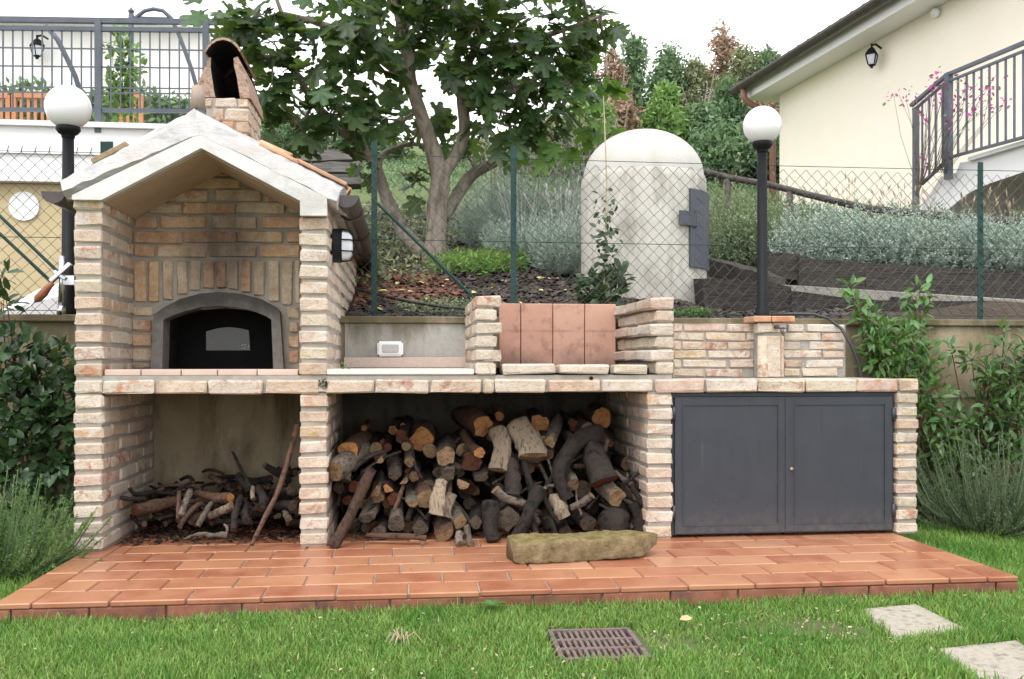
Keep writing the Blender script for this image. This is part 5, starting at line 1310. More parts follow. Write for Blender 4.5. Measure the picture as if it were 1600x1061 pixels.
# ------------------------------------------------------------------ plants
def shoots(name, base, nshoot, spread, hgt, nleaf, lsize, mat, tmpl=T_NEED, stem_mat=None, parent=None, up=1.0, taper=.5, ang=.9, wild=.03):
    """upright stems with needles along them: rosemary, lavender, santolina"""
    base = np.array(base, float); pos = []; dirs = []; nr = []; sz = []
    st_ = MB()
    for s in range(nshoot):
        r_ = spread * math.sqrt(R.random()); a = R.uniform(0, 6.283)
        b0 = base + np.array([math.cos(a) * r_ * .45, math.sin(a) * r_ * .45, 0])
        out = np.array([math.cos(a), math.sin(a), 0]) * (r_ / max(spread, 1e-6))
        h_ = R.uniform(*hgt) * (1 - .35 * (r_ / spread) ** 2)
        tip = b0 + out * spread * .75 + np.array([R.uniform(-wild, wild), R.uniform(-wild, wild), h_ * up])
        mid = (b0 + tip) / 2 + out * spread * .15 - np.array([0, 0, h_ * .02])
        if stem_mat: st_.tube([b0, mid, tip], [.004, .003, .0015], 3, cap=False)
        t_ = NR.uniform(.06, 1, nleaf); t_.sort()
        p = ((1 - t_) ** 2)[:, None] * b0 + (2 * t_ * (1 - t_))[:, None] * mid + (t_ ** 2)[:, None] * tip
        ax_ = tip - b0; ax_ /= np.linalg.norm(ax_)
        d = rdir(nleaf) * ang + ax_; pos.append(p); dirs.append(d); nr.append(rdir(nleaf)); sz.append(NR.uniform(.7, 1.1, nleaf) * lsize * (1 - taper * t_ * .8))
    pos = np.concatenate(pos); d = np.concatenate(dirs); nr = np.concatenate(nr); sz = np.concatenate(sz)
    o = batch(name, *tmpl, pos, basis_from(d, nr), sz, mat, parent, kind='stuff')
    if stem_mat and parent: part(st_, 'stems', stem_mat, parent)[('kind')] = 'stuff'
    return o
def plant(name, base, label, cat, group=None): return thing(name, base, label, cat, group)

def rosemary(x, y, Z, spread, hgt, n_, label, mat, ls=.022):
    b = UG(x, y, Z); t = plant('rosemary_bush', b, label, 'bush')
    shoots('foliage', b, n_ * 2, spread, (hgt[0] * .45, hgt[1]), 150, ls * .9, mat, T_NEED if False else ([(0, .11, 0), (0, -.11, 0), (1, 0, 0)], [(0, 1, 2)]), M['rosemary'], t, ang=.95, taper=.4, wild=.09)
    return t
rosemary(-6, 905, ZL, .32, (.26, .46), 120, 'fresh green rosemary bush left of the terrace', M['rosemary_fresh'], .03)
rosemary(62, 862, ZL, .15, (.2, .40), 42, 'smaller rosemary clump against the left oven pillar', M['rosemary_fresh'], .028)
rosemary(1548, 832, ZL, .36, (.34, .62), 120, 'grey-green rosemary bush at right end of the terrace', M['rosemary'], .03)
rosemary(1660, 830, ZL, .3, (.3, .6), 50, 'grey-green rosemary bush cut by the right edge of the photo', M['rosemary'], .03)

def leafy(name, label, clumps, mat, size, tmpl=T_LAN, stems=True, base=None, cat='shrub', dens=1.0, up=.3, stemmat=None):
    """clumps of (px, py, radius px, Y, n): leaves spread through each clump with stems from the base"""
    c0 = [U(x, y, Y) for x, y, r, Y, n_ in clumps]; b = base or c0[0]
    t = plant(name, b, label, cat); pos = []; dirs = []; nr = []; st_ = MB()
    for (x, y, r, Y, n_), c_ in zip(clumps, c0):
        rr = r * pxm(x, Y); n_ = int(n_ * dens)
        v = rdir(n_) * (NR.uniform(0.15, 1, n_) ** .6)[:, None] * rr; v[:, 1] *= .7
        pos.append(np.array(c_) + v); d = v / rr + rdir(n_) * .7; d[:, 2] += up * NR.uniform(-1, 1.4, n_); dirs.append(d)
        q = rdir(n_) * .6; q[:, 2] += 1; q[:, 1] -= .55; nr.append(q)
        if stems:
            m_ = b.lerp(c_, .5) + Vector((R.uniform(-.05, .05), .03, R.uniform(0, .06)))
            st_.tube([b, m_, c_], [.006, .0045, .002], 5, cap=False)
            for k in range(5): st_.tube([c_, c_ + Vector(rdir(1)[0]) * rr * .8], [.002, .001], 3, cap=False)
    pos = np.concatenate(pos); pos[:, 1] = np.minimum(pos[:, 1], YW - .03) if max(c[3] for c in clumps) < YW + .01 else pos[:, 1]
    batch('leaves', *tmpl, pos, basis_from(np.concatenate(dirs), np.concatenate(nr)), NR.uniform(.65, 1.15, len(pos)) * size, mat, t)
    if stems: part(st_, 'stems', stemmat or M['bark_brown'], t)['kind'] = 'stuff'
    return t
def vshoot(x0, y0, x1, y1, Y, n_, r0=22, r1=10):
    return [(x0 + (x1 - x0) * i / (n_ - 1) + R.uniform(-7, 7), y0 + (y1 - y0) * i / (n_ - 1), r0 + (r1 - r0) * i / (n_ - 1), Y + R.uniform(-.05, .05), int(18 * (1 - .55 * i / (n_ - 1)))) for i in range(n_)]
Yj = 4.80
leafy('jasmine_climber', 'bright green climber with upright shoots on wall behind the cabinet end',
      vshoot(1410, 590, 1330, 448, Yj, 7, 26, 13) + vshoot(1400, 580, 1442, 452, Yj, 8, 30, 16) + vshoot(1372, 570, 1362, 490, Yj, 5, 22, 18) + [(1380, 550, 34, Yj - .05, 40), (1420, 545, 32, Yj, 36), (1378, 562, 28, Yj, 24), (1450, 560, 26, Yj, 22), (1455, 610, 30, Yj, 22), (1440, 655, 24, Yj, 20)],
      M['jasmine'], .075, base=U(1430, 790, Yj), dens=2.0)
leafy('jasmine_climber', 'dense green climber covering the wall above the right rosemary bush',
      vshoot(1595, 700, 1575, 520, Yj, 7, 36, 24) + vshoot(1560, 590, 1492, 548, Yj, 4, 18, 14) + [(1500, 668, 34, Yj, 40), (1480, 690, 36, Yj, 42), (1455, 700, 26, Yj, 30), (1545, 640, 40, Yj, 50), (1580, 660, 44, Yj, 55), (1530, 700, 44, Yj, 55), (1500, 740, 42, Yj - .03, 46), (1460, 750, 30, Yj, 30), (1560, 740, 44, Yj, 46), (1600, 590, 40, Yj, 46), (1620, 560, 40, Yj, 46), (1640, 680, 50, Yj, 60), (1455, 640, 22, Yj, 18), (1470, 785, 30, Yj, 26), (1560, 790, 30, Yj, 26)],
      M['jasmine_dark'], .075, base=U(1540, 800, Yj), dens=2.2)
Ys = 4.62
leafy('laurel_shrub', 'dark glossy shrub filling the corner left of the oven pillar',
      [(20, 560, 50, Ys, 90), (60, 590, 46, Ys, 90), (95, 560, 26, Ys + .1, 40), (30, 640, 60, Ys, 130), (80, 650, 44, Ys, 90), (100, 610, 30, Ys, 40), (40, 710, 60, Ys, 120), (90, 720, 40, Ys, 70), (10, 780, 60, Ys, 90), (70, 790, 50, Ys, 70), (-40, 600, 60, Ys, 100), (-50, 700, 70, Ys, 110), (18, 525, 20, Ys, 16), (4, 430, 14, Ys, 8), (5, 475, 18, Ys, 12), (95, 820, 30, Ys, 36)],
      M['laurel'], .075, T_OVAL, base=U(40, 840, Ys), dens=1.35)

# mulch, fallen leaves and ground cover on the bank behind the wall
n_ = 26000
X = NR.uniform(-1.3, 2.9, n_); Y = 5.15 + 6.2 * NR.uniform(0, 1, n_) ** 1.5
k_ = ((X - wc.x) ** 2 + (Y - YT) ** 2 > (rw_ + .02) ** 2) & ~((X < X2b + .03) & (Y < 6.62)) & (X > -1.0 - .25 * np.clip(Y - 6.6, 0, 9)) & ~((X > 1.75) & (Y > 5.5))
X, Y = X[k_], Y[k_]; Z = gz(X, Y) + .012
T_CHIP = ([(-.5, -.3, 0), (.5, -.35, .02), (.45, .3, 0), (-.4, .35, .03), (-.3, -.15, .22), (.3, -.2, .2), (.28, .15, .24), (-.25, .2, .2)], [(4, 5, 6, 7), (0, 1, 5, 4), (1, 2, 6, 5), (2, 3, 7, 6), (3, 0, 4, 7)])
red = ((X + .15) / .55) ** 2 + ((Y - 6.2) / .7) ** 2 < 1 + .5 * np.sin(X * 9) 
for nm, m_, mt_, lab in (('bark_mulch', ~red, M['chip'], 0), ('red_bark_mulch', red, M['chip_red'], 0)):
    q = int(m_.sum()); nrm = rdir(q) * .55; nrm[:, 2] += 1
    batch(nm, *T_CHIP, np.stack([X[m_], Y[m_], Z[m_]], 1), basis_from(np.cross(nrm, rdir(q)), nrm), NR.uniform(.022, .07, q), mt_)
T_SPEAR_ = ([(0, 0, 0), (.4, .085, .02), (1, 0, 0), (.4, -.085, .02)], [(0, 1, 2, 3)])
def scatter_leaves(name, n_, cx, cy, rx, ry, mat, size, tmpl, zup=(.0, .05), tilt=.8, label=None):
    r_ = np.sqrt(NR.uniform(0, 1, n_)); a = NR.uniform(0, 6.283, n_); X = cx + rx * r_ * np.cos(a); Y = cy + ry * r_ * np.sin(a)
    Y = np.maximum(Y, 5.17)
    nrm = rdir(n_) * tilt; nrm[:, 2] += 1
    return batch(name, *tmpl, np.stack([X, Y, gz(X, Y) + NR.uniform(*zup, n_) + .02], 1), basis_from(np.cross(nrm, rdir(n_)), nrm), NR.uniform(.6, 1.2, n_) * size, mat)
scatter_leaves('fallen_leaves', 170, .15, 6.4, 1.1, 1.3, M['yleaf'], .06, T_OVAL, (.01, .03), .4)
q = U(690, 455, 5.5); scatter_leaves('silver_ground_cover', 900, q.x + .06, 5.42, .34, .26, M['lavender_green'], .022, T_OVAL, (0, .05), 1.4)
q = U(752, 372, 7.3); scatter_leaves('green_ground_cover', 4200, q.x, 7.25, .42, .38, M['grass'], .07, T_SPEAR_, (0, .09), 2.2)
q = U(620, 300, 9); scatter_leaves('bank_ground_cover', 2600, q.x - .1, 9.4, 1.5, 1.7, M['lavender_green'], .06, T_DIA, (0, .16), 1.6)
scatter_leaves('bank_weeds', 1100, -.25, 7.4, .6, 1.2, M['bg_olive'], .06, T_DIA, (0, .12), 1.6)
scatter_leaves('hill_grass', 26000, 5, 21, 13, 7.5, M['bg_green'], .10, T_DIA, (0, .15), 1.8)

# lavender and santolina bushes
T_SPEAR = ([(0, 0, 0), (.4, .085, .02), (1, 0, 0), (.4, -.085, .02)], [(0, 1, 2, 3)])
def lavender(x, Y, wpx, ytop, label, mat, n_=70, spikes=0, group=None, ls=.05, z=None, nl=46, hv=.65, ang=.85, tmpl=None, spmat=None):
    zz = float(gz(U(x, 400, Y).x, Y)) if z is None else z
    b = U(x, 400, Y); b.z = zz; spread = wpx / 2 * pxm(x, Y); hgt = U(x, ytop, Y).z - zz
    t = plant('lavender_bush', b, label, 'bush', group)
    shoots('foliage', b, n_, spread, (hgt * hv, hgt), nl, ls, mat, tmpl or T_SPEAR, None, t, ang=ang, taper=.3)
    if spikes:
        mb = MB()
        pos = []
        for i in range(spikes):
            a = R.uniform(0, 6.28); r_ = spread * R.uniform(.1, .9); h_ = hgt * R.uniform(.95, 1.25)
            p0 = Vector((b.x + math.cos(a) * r_ * .6, b.y + math.sin(a) * r_ * .6, zz + hgt * .5)); p1 = Vector((b.x + math.cos(a) * r_ * 1.3, b.y + math.sin(a) * r_ * 1.3, zz + h_))
            mb.tube([p0, p0.lerp(p1, .6) + Vector((0, 0, .02)), p1], [.0022, .002, .0015], 3, cap=False); d = (p1 - p0).normalized(); mb.tube([p1, p1 + d * .03, p1 + d * .06], [.003, .0075, .002], 4, cap=False)
        part(mb, 'flower_spikes', spmat or M['dry'], t)['kind'] = 'stuff'
    return t
GL = 'lavender bushes behind the fence left of the well'
for i, (x, Y, w_, yt_) in enumerate(((770, 8.6, 120, 262), (835, 8.2, 130, 250), (895, 7.9, 120, 240), (880, 7.0, 110, 312), (815, 7.4, 110, 322), (930, 9.0, 120, 235), (790, 9.6, 120, 250))):
    lavender(x, Y, w_, yt_, ('pale lavender bush, leftmost behind the middle fence post', 'tall pale lavender bush right of the middle fence post', 'tall pale lavender bush touching the well left side', 'low silvery lavender bush at the left foot of the well', 'low silvery lavender bush below the taller ones, left of the well', 'lavender bush half hidden behind the well dome', 'lavender bush at the rear of the bank left of the well')[i], M['lavender'], 300, 22, GL, .05, nl=44, hv=.3, ang=.85, spmat=M['lav_spike'])
# timber terracing on the right
def beam(name, p, q, hgt, dep, label, group='old sleepers terracing the right bank', cat='sleeper'):
    a, b = Vector(p), Vector(q); mb = MB(); d = (b - a).normalized(); n_ = Vector((-d.y, d.x, 0)).normalized(); N_ = 8; rows = []
    for i in range(N_ + 1):
        c_ = a.lerp(b, i / N_)
        for (u, v) in ((0, 0), (0, -1), (1, -1), (1, 0)):
            e = .008 if 0 < i < N_ else .012
            rows.append(tuple(c_ - a + n_ * dep * u + Vector((0, 0, v * hgt)) + Vector([R.uniform(-e, e) for _ in range(3)])))
    mb.v = rows
    for i in range(N_):
        for k in range(4): mb.f.append((i * 4 + k, i * 4 + (k + 1) % 4, (i + 1) * 4 + (k + 1) % 4, (i + 1) * 4 + k))
    mb.f += [(3, 2, 1, 0), tuple(N_ * 4 + k for k in range(4))]; mb.m = [0] * len(mb.f)
    bm = bmesh.new(); o = mb.build(name, M['step_wood'] if 'step' in name else M['timber'], loc=a); bm.from_mesh(o.data); bmesh.ops.recalc_face_normals(bm, faces=bm.faces); bm.to_mesh(o.data); bm.free()
    return tag(o, label, cat, group)
Yf_, Yu = 5.62, 6.35
def zh_(x, y0, y1, Y): return U(x, y0, Y).z - U(x, y1, Y).z
beam('timber_sleeper', U(1100, 432, Yf_), U(1238, 447, Yf_), .24, .18, 'lower front sleeper beside the well, left of the two in the row')
beam('timber_sleeper', U(1238, 456, Yf_ - .02), U(1420, 472, Yf_ - .02), .2, .18, 'lower front sleeper right of the black lamp post')
beam('timber_sleeper', U(1400, 466, Yf_ + .15), U(1720, 480, Yf_ + .15), .2, .18, 'lower sleeper behind the rightmost fence post')
beam('timber_sleeper', U(1200, 394, Yu), U(1247, 396, Yu), .19, .2, 'short sleeper stub just right of the lamp post')
beam('timber_sleeper', U(1247, 402, Yu - .03), U(1352, 411, Yu - .03), .24, .2, 'upper sleeper under the silver bushes, left of the two long ones')
beam('timber_sleeper', U(1353, 411, Yu - .02), U(1720, 432, Yu - .02), .26, .2, 'longest upper sleeper under the silver bushes at right')
beam('timber_sleeper', U(1101, 402, 6.9), U(1200, 432, 6.1), .13, .14, 'sleeper slanting down beside the well door')
for i, (yy) in enumerate((233, 252, 271)):
    beam('timber_step', U(440, yy + 3, 9.2 - .35 * i), U(563, yy, 9.2 - .35 * i), .095, .3, ('top weathered timber step behind the oven roof', 'middle weathered timber step behind the oven roof', 'lowest weathered timber step behind the oven roof')[i], 'timber steps behind the oven roof', 'step')
# gravel path between sleepers and planted bed behind them
def slab_poly(name, P_, mat, th=.05):
    mb = MB(); n_ = len(P_); mb.v = [tuple(p) for p in P_] + [(p[0], p[1], p[2] - th) for p in P_]
    mb.f = [tuple(range(n_)), tuple(range(2 * n_ - 1, n_ - 1, -1))] + [(i, n_ + i, n_ + (i + 1) % n_, (i + 1) % n_) for i in range(n_)]; mb.m = [0] * len(mb.f); return mb.build(name, mat)
zp = U(1150, 434, Yf_).z
o = slab_poly('gravel_path', [(2.0, Yf_ + .17, zp - .005), (5.5, Yf_ + .33, U(1720, 486, Yf_ + .3).z), (5.5, Yu, U(1720, 480, Yu).z), (2.0, Yu + .4, zp + .03)], pm('pale_gravel', (.20, .185, .16), (.34, .32, .28), 60, .95, .8, 120), .5); tag(o, kind='structure')
zbed = U(1353, 416, Yu).z
mb = MB(); mb.box((U(1205, 400, Yu).x, Yu + .12, .8), (7.0, 8.2, zbed - .03)); o = mb.build('planting_bed', M['soil']); tag(o, kind='structure')
GS = 'silver santolina bushes in a row on the right bank'
sx = [(1145, 7.4, 100, 318), (1200, 7.2, 90, 322), (1262, 6.75, 90, 330), (1320, 6.7, 96, 332), (1385, 6.62, 104, 335), (1440, 6.6, 100, 338), (1500, 6.58, 100, 342), (1560, 6.56, 110, 350), (1625, 6.55, 110, 350)]
sl_lab = ['silver-green bush right beside the well door', 'silver-green bush behind the lamp post', 'silver bush just right of the lamp post', 'silver bush second right of the lamp post', 'silver bush by the third rail post', 'silver bush left of the rightmost fence post, under the balcony stair foot', 'silver bush directly left of the rightmost fence post', 'silver bush right of the rightmost fence post', 'silver bush cut by the right edge of the photo']
for i, (x, Y, w_, yt_) in enumerate(sx):
    lavender(x, Y, w_ * 1.15, yt_ - 24, sl_lab[i], M['lavender_green'] if i < 2 else M['lavender'], 520, 0, GS, .036, z=(zbed - .05 if i > 1 else None), nl=34, hv=.25, ang=1.2, tmpl=T_DIA)
# taller loose growth behind them with dry flower stalks
for i, (x, Y, w_, yt_) in enumerate(((1130, 9.5, 130, 285), (1235, 9.2, 130, 300), (1330, 8.6, 140, 300), (1420, 8.2, 130, 308), (1500, 7.9, 120, 318), (1590, 7.7, 120, 325))):
    t_ = lavender(x, Y, w_, yt_, ('loose green bush behind the rail right of the well', 'loose green bush below the house downpipe', 'loose bush with dry stalks before the yellow wall', 'loose bush with dry stalks at the balcony stair foot', 'loose bush under the white stair arch', 'loose bush at the right edge under the stair arch')[i], M['lavender_green'], 110, 14 if i > 1 else 4, 'loose bushes behind the wooden rail', .075)
# wooden rail
rl = thing('wooden_rail', U(1137, 370, 8.6), 'round weathered wooden handrail curving down the right bank', 'railing')
rp = [(1085, 264, 9.0), (1140, 278, 8.8), (1200, 288, 8.4), (1260, 303, 8.0), (1310, 315, 7.7), (1358, 326, 7.45), (1440, 334, 7.25), (1520, 342, 7.1), (1640, 349, 7.0)]
part(MB().tube([U(*q) for q in rp],   .032, 8, wob=.2, seed=3), 'handrail', M['rail_wood'], rl, True)
for x, y, Y in ((1137, 280, 8.8), (1234, 300, 8.15), (1359, 328, 7.45), (1500, 342, 7.12)):
    q = U(x, y, Y); part(MB().tube([q, (q.x, q.y, float(gz(q.x, q.y)) - .1)], .030, 8, wob=.2, seed=x), 'post', M['rail_wood'], rl, True)
q = U(935, 237, 9.5); tag(MB().tube([q, q + Vector((-.35, .1, 0))], .03, 8).add([], []).build('fence_rail_end', M['rail_wood'], smooth=True), 'short pale rail end sticking out left of the well dome', 'railing')
# cane with a climbing stem and ivy at the foot of the well
mb = MB(); pts = [U(943, 470, 5.45), U(946, 380, 5.5), U(948, 280, 5.55), U(943, 150, 5.6)]
cn = thing('climber_on_cane', pts[0], 'thin climber growing up a bare cane before the well', 'plant')
part(MB().tube(pts, [.006, .005, .005, .003], 5), 'cane', M['dry'], cn)
pos = np.array([np.array(pts[0].lerp(pts[2], t_)) + NR.normal(size=3) * .035 for t_ in NR.uniform(.12, .85, 120)])
batch('leaves', *T_OVAL, pos, basis_from(rdir(len(pos)), rdir(len(pos)) + np.array([0, -1, .8])), NR.uniform(.03, .06, len(pos)), M['ivy'], cn)
leafy('ivy_plant', 'dark ivy clump at the left foot of the well', [(930, 450, 26, 5.5, 60), (955, 445, 26, 5.5, 60), (945, 462, 30, 5.45, 70), (918, 462, 20, 5.5, 30), (968, 430, 16, 5.5, 20), (925, 432, 14, 5.5, 14)], M['ivy'], .075, T_OVAL, cat='plant', base=U(945, 475, 5.45))
scatter_leaves('wall_weeds', 260, U(1075, 490, 5.2).x, 5.2, .14, .07, M['jasmine'], .04, T_DIA, (0, .05), 1.4)

# ------------------------------------------------------------------ fig tree
YTr = 7.6
tr0 = U(680, 404, YTr); tr0.z = float(gz(tr0.x, YTr)) - .05
ft = thing('fig_tree', tr0, 'large fig tree with lobed leaves spreading behind the oven and fence', 'tree')
tk = MB(); kt = pxm(680, YTr) * .80
limbs = [
 ([(678, 420, 7.6), (680, 370, 7.6), (684, 320, 7.6), (688, 278, 7.6), (672, 220, 7.55), (655, 170, 7.5), (640, 125, 7.4), (636, 80, 7.3), (622, 20, 7.2), (600, -60, 7.1), (580, -140, 7.1)], [30, 22, 20, 19, 15, 13.5, 12.5, 11, 9, 7, 4]),
 ([(686, 305, 7.6), (693, 272, 7.6), (712, 245, 7.6), (726, 205, 7.55), (722, 160, 7.5), (720, 120, 7.5), (742, 80, 7.4), (765, 20, 7.3), (790, -80, 7.3)], [12, 14, 13, 12, 11, 9, 8, 7, 4]),
 ([(664, 400, 7.65), (630, 360, 7.75), (604, 310, 7.8), (590, 265, 7.7), (560, 225, 7.5), (525, 195, 7.3), (490, 160, 7.1), (450, 90, 6.9)], [17, 14, 12, 11, 10, 9, 7, 4]),
 ([(690, 340, 7.7), (712, 310, 7.8), (735, 275, 7.9), (770, 255, 7.9), (812, 235, 7.8), (850, 200, 7.7), (890, 150, 7.6)], [16, 14, 12, 9, 8, 6, 4]),
 ([(640, 125, 7.4), (600, 95, 7.2), (560, 65, 7.0), (510, 40, 6.9), (440, 20, 6.8)], [11, 9, 8, 6, 3]),
 ([(636, 85, 7.3), (650, 60, 7.4), (690, 40, 7.6), (700, -40, 7.7)], [9, 7, 6, 4]),
 ([(742, 82, 7.4), (790, 75, 7.3), (840, 60, 7.2), (900, 40, 7.1), (950, 20, 7.1)], [7, 6, 5, 4, 2.5]),
 ([(722, 150, 7.5), (770, 150, 7.4), (810, 140, 7.3), (850, 115, 7.2)], [7, 6, 5, 3]),
 ([(590, 265, 7.7), (600, 240, 7.9), (640, 225, 8.1), (670, 230, 8.2)], [7, 6, 5, 3]),
]
nodes_ = []
for pts, rr in limbs:
    P_ = [U(*p) for p in pts]; fine = []; fr2 = []
    for i in range(len(P_) - 1):
        for j in range(3):
            f_ = j / 3; a = P_[max(i - 1, 0)]; b = P_[i]; c_ = P_[i + 1]; d_ = P_[min(i + 2, len(P_) - 1)]
            fine.append(.5 * ((2 * b) + (c_ - a) * f_ + (2 * a - 5 * b + 4 * c_ - d_) * f_ ** 2 + (3 * b - a - 3 * c_ + d_) * f_ ** 3)); fr2.append((rr[i] * (1 - f_) + rr[i + 1] * f_) * kt)
    fine.append(P_[-1]); fr2.append(rr[-1] * kt)
    tk.tube(fine, fr2, 10, wob=.28, seed=R.uniform(0, 50)); nodes_ += fine[3:]
clumps = [(345, 25, 32, 6.6, 16), (400, 20, 42, 6.8, 26), (430, 70, 48, 6.8, 36), (425, 130, 40, 6.9, 28), (462, 190, 42, 7.0, 32), (490, 110, 55, 6.9, 44), (520, 170, 45, 7.1, 34), (530, 40, 58, 6.9, 46), (590, 55, 55, 7.0, 40),
          (575, 110, 40, 7.0, 24), (560, 185, 40, 7.3, 26), (600, 185, 34, 7.6, 18), (640, 35, 50, 7.1, 36), (660, 175, 30, 7.9, 14), (690, 80, 50, 7.3, 34), (700, 20, 50, 7.3, 34), (745, 40, 55, 7.2, 40), (755, 105, 42, 7.3, 28), (790, 60, 52, 7.2, 40),
          (800, 130, 48, 7.3, 36), (780, 185, 46, 7.4, 34), (840, 40, 56, 7.1, 44), (845, 105, 52, 7.2, 40), (840, 165, 46, 7.4, 34), (885, 60, 46, 7.1, 32), (890, 130, 44, 7.2, 28), (930, 30, 38, 7.1, 20), (800, 218, 32, 7.6, 16), (720, 205, 28, 7.9, 12),
          (690, 225, 26, 8.0, 10), (445, 218, 30, 7.1, 18), (520, 222, 26, 7.2, 12), (660, 290, 24, 7.9, 12), (580, 245, 22, 7.6, 8), (640, 235, 22, 8.0, 8), (380, 60, 30, 6.8, 14), (620, 120, 30, 7.6, 12), (735, 150, 26, 7.8, 10)]
young = [(905, 175, 40, 7.3, 22), (925, 110, 34, 7.2, 16), (880, 215, 32, 7.4, 14), (940, 215, 26, 7.4, 9), (945, 60, 26, 7.2, 8), (850, 228, 26, 7.5, 8)]
for i in range(34): clumps.append((R.uniform(380, 950), R.uniform(-230, -20), R.uniform(45, 65), R.uniform(6.7, 8.3), 24))
for i in range(7): clumps.append((R.uniform(460, 880), R.uniform(-60, 110), R.uniform(40, 55), R.uniform(8.0, 8.8), 14))
figme = []
def leafmesh(mat):
    out = []
    for v in range(4):
        mb = MB(); tv, tf = T_FIG; b_ = R.uniform(-.25, .12)
        mb.v = [(x, y * R.uniform(.95, 1.05), z + b_ * x * x) for x, y, z in tv]; mb.f = list(tf); mb.m = [0] * len(tf); out.append(mb.mesh('leaf', mat, True))
    return out
ld, ly = leafmesh(M['fig']), leafmesh(M['fig_young'])
allp = []
for grp, mats in ((clumps, ld), (young, ly)):
    for (x, y, r, Y, n_) in grp:
        c_ = U(x, y, Y); rr = r * pxm(x, Y)
        near = min(nodes_, key=lambda q: (q - c_).length)
        m_ = near.lerp(c_, .5) + Vector((0, 0, -.06)); tk.tube([near, m_, c_], [.016, .011, .006], 5, cap=False)
        for j in range(int(n_ * .86)):
            v = Vector(rdir(1)[0]) * rr * R.uniform(.3, 1.05); v.y *= .9
            d = v.normalized() + Vector((R.uniform(-.5, .5), R.uniform(-.5, .5), R.uniform(-1.0, .25))); nn = Vector((R.uniform(-.6, .6), R.uniform(-1.1, .3), R.uniform(.3, 1.2)))
            sz_ = R.uniform(.10, .235); allp.append((c_ + v, d.normalized(), nn, sz_, mats, 0 <= x + 0 and y > -20, Y))
            if R.random() < .25: tk.tube([c_, c_ + v * .9], [.004, .0025], 3, cap=False)
part(tk, 'trunk', M['trunk'], ft, True)
vis = [q for q in allp if U(0, 0, 1) is not None and q[5]]
vis.sort(key=lambda q: q[0].y - q[3] * 2); pick = vis[:300]; ids = set(id(q) for q in pick)
for q in pick:
    d, nn = q[1], q[2]; y_ = nn.cross(d).normalized(); z_ = d.cross(y_)
    o = link('leaf', R.choice(q[4]), ft); o.matrix_local = Matrix.Translation(loc_(ft, q[0])) @ Matrix((d, y_, z_)).transposed().to_4x4() @ Matrix.Scale(q[3], 4)
for mats, mat in ((ld, M['fig_stuff']), (ly, M['fig_young'])):
    rest = [q for q in allp if id(q) not in ids and q[4] is mats]
    if rest:
        batch('foliage', *T_FIG, [tuple(q[0]) for q in rest], basis_from(np.array([tuple(q[1]) for q in rest]), np.array([tuple(q[2]) for q in rest])), np.array([q[3] for q in rest]), mat, ft, smooth=True)
# second trunk edge at left (old stump behind the gutter)
# ------------------------------------------------------------------ woodland behind
def wood_tree(x, ytop, ybase, wpx, Y, mat, label, n_=2600, lsz=.21, shape=1.0, bare=0, group='trees on the hill behind the well', airy=1.0):
    b = U(x, ybase, Y); top = U(x, ytop, Y).z; k = pxm(x, Y); hw = wpx / 2 * k * 1.22; hgt = top - b.z
    t = plant('tree', b, label, 'tree', group)
    mb = MB(); mb.tube([b, b + Vector((.05 * hw, 0, hgt * .5)), b + Vector((0, 0, hgt * .93))], [.14, .09, .03], 6)
    cl = []
    for i in range(38):
        f_ = R.uniform(.15, .99); wdt = hw * (math.sin(math.pi * min(f_ * .92 + .1, 1)) ** .7) * shape; a = R.uniform(0, 6.28); r_ = wdt * math.sqrt(R.random())
        c_ = b + Vector((math.cos(a) * r_, math.sin(a) * r_ * .8, hgt * f_)); cl.append((c_, R.uniform(.14, .27) * hw + .18)); mb.tube([b + Vector((0, 0, hgt * f_ * .7)), c_], [.04, .015], 4, cap=False)
    for i in range(bare):
        a = R.uniform(-1.2, 1.2); mb.tube([b + Vector((R.uniform(-.3, .3) * hw, -.3, 0)), b + Vector((math.sin(a) * hw * .5, -.4, hgt * .5)), b + Vector((math.sin(a) * hw, -.4, hgt * R.uniform(.7, 1)))], [.05, .035, .012], 4, cap=False)
    part(mb, 'trunk', M['trunk'], t)
    per = int(n_ * 2.6) // len(cl); pos = []
    for c_, r_ in cl:
        v = rdir(per) * (NR.uniform(.1, 1, per) ** .55)[:, None] * r_ * np.array([1, 1, 1.15]); pos.append(np.array(c_) + v)
    pos = np.concatenate(pos); nn = rdir(len(pos)) + np.array([0, -.4, .6])
    batch('crown', *T_DIA, pos, basis_from(rdir(len(pos)), nn), NR.uniform(.4, 1.2, len(pos)) * lsz * .85, mat, t)
    return t
YBk = 26.
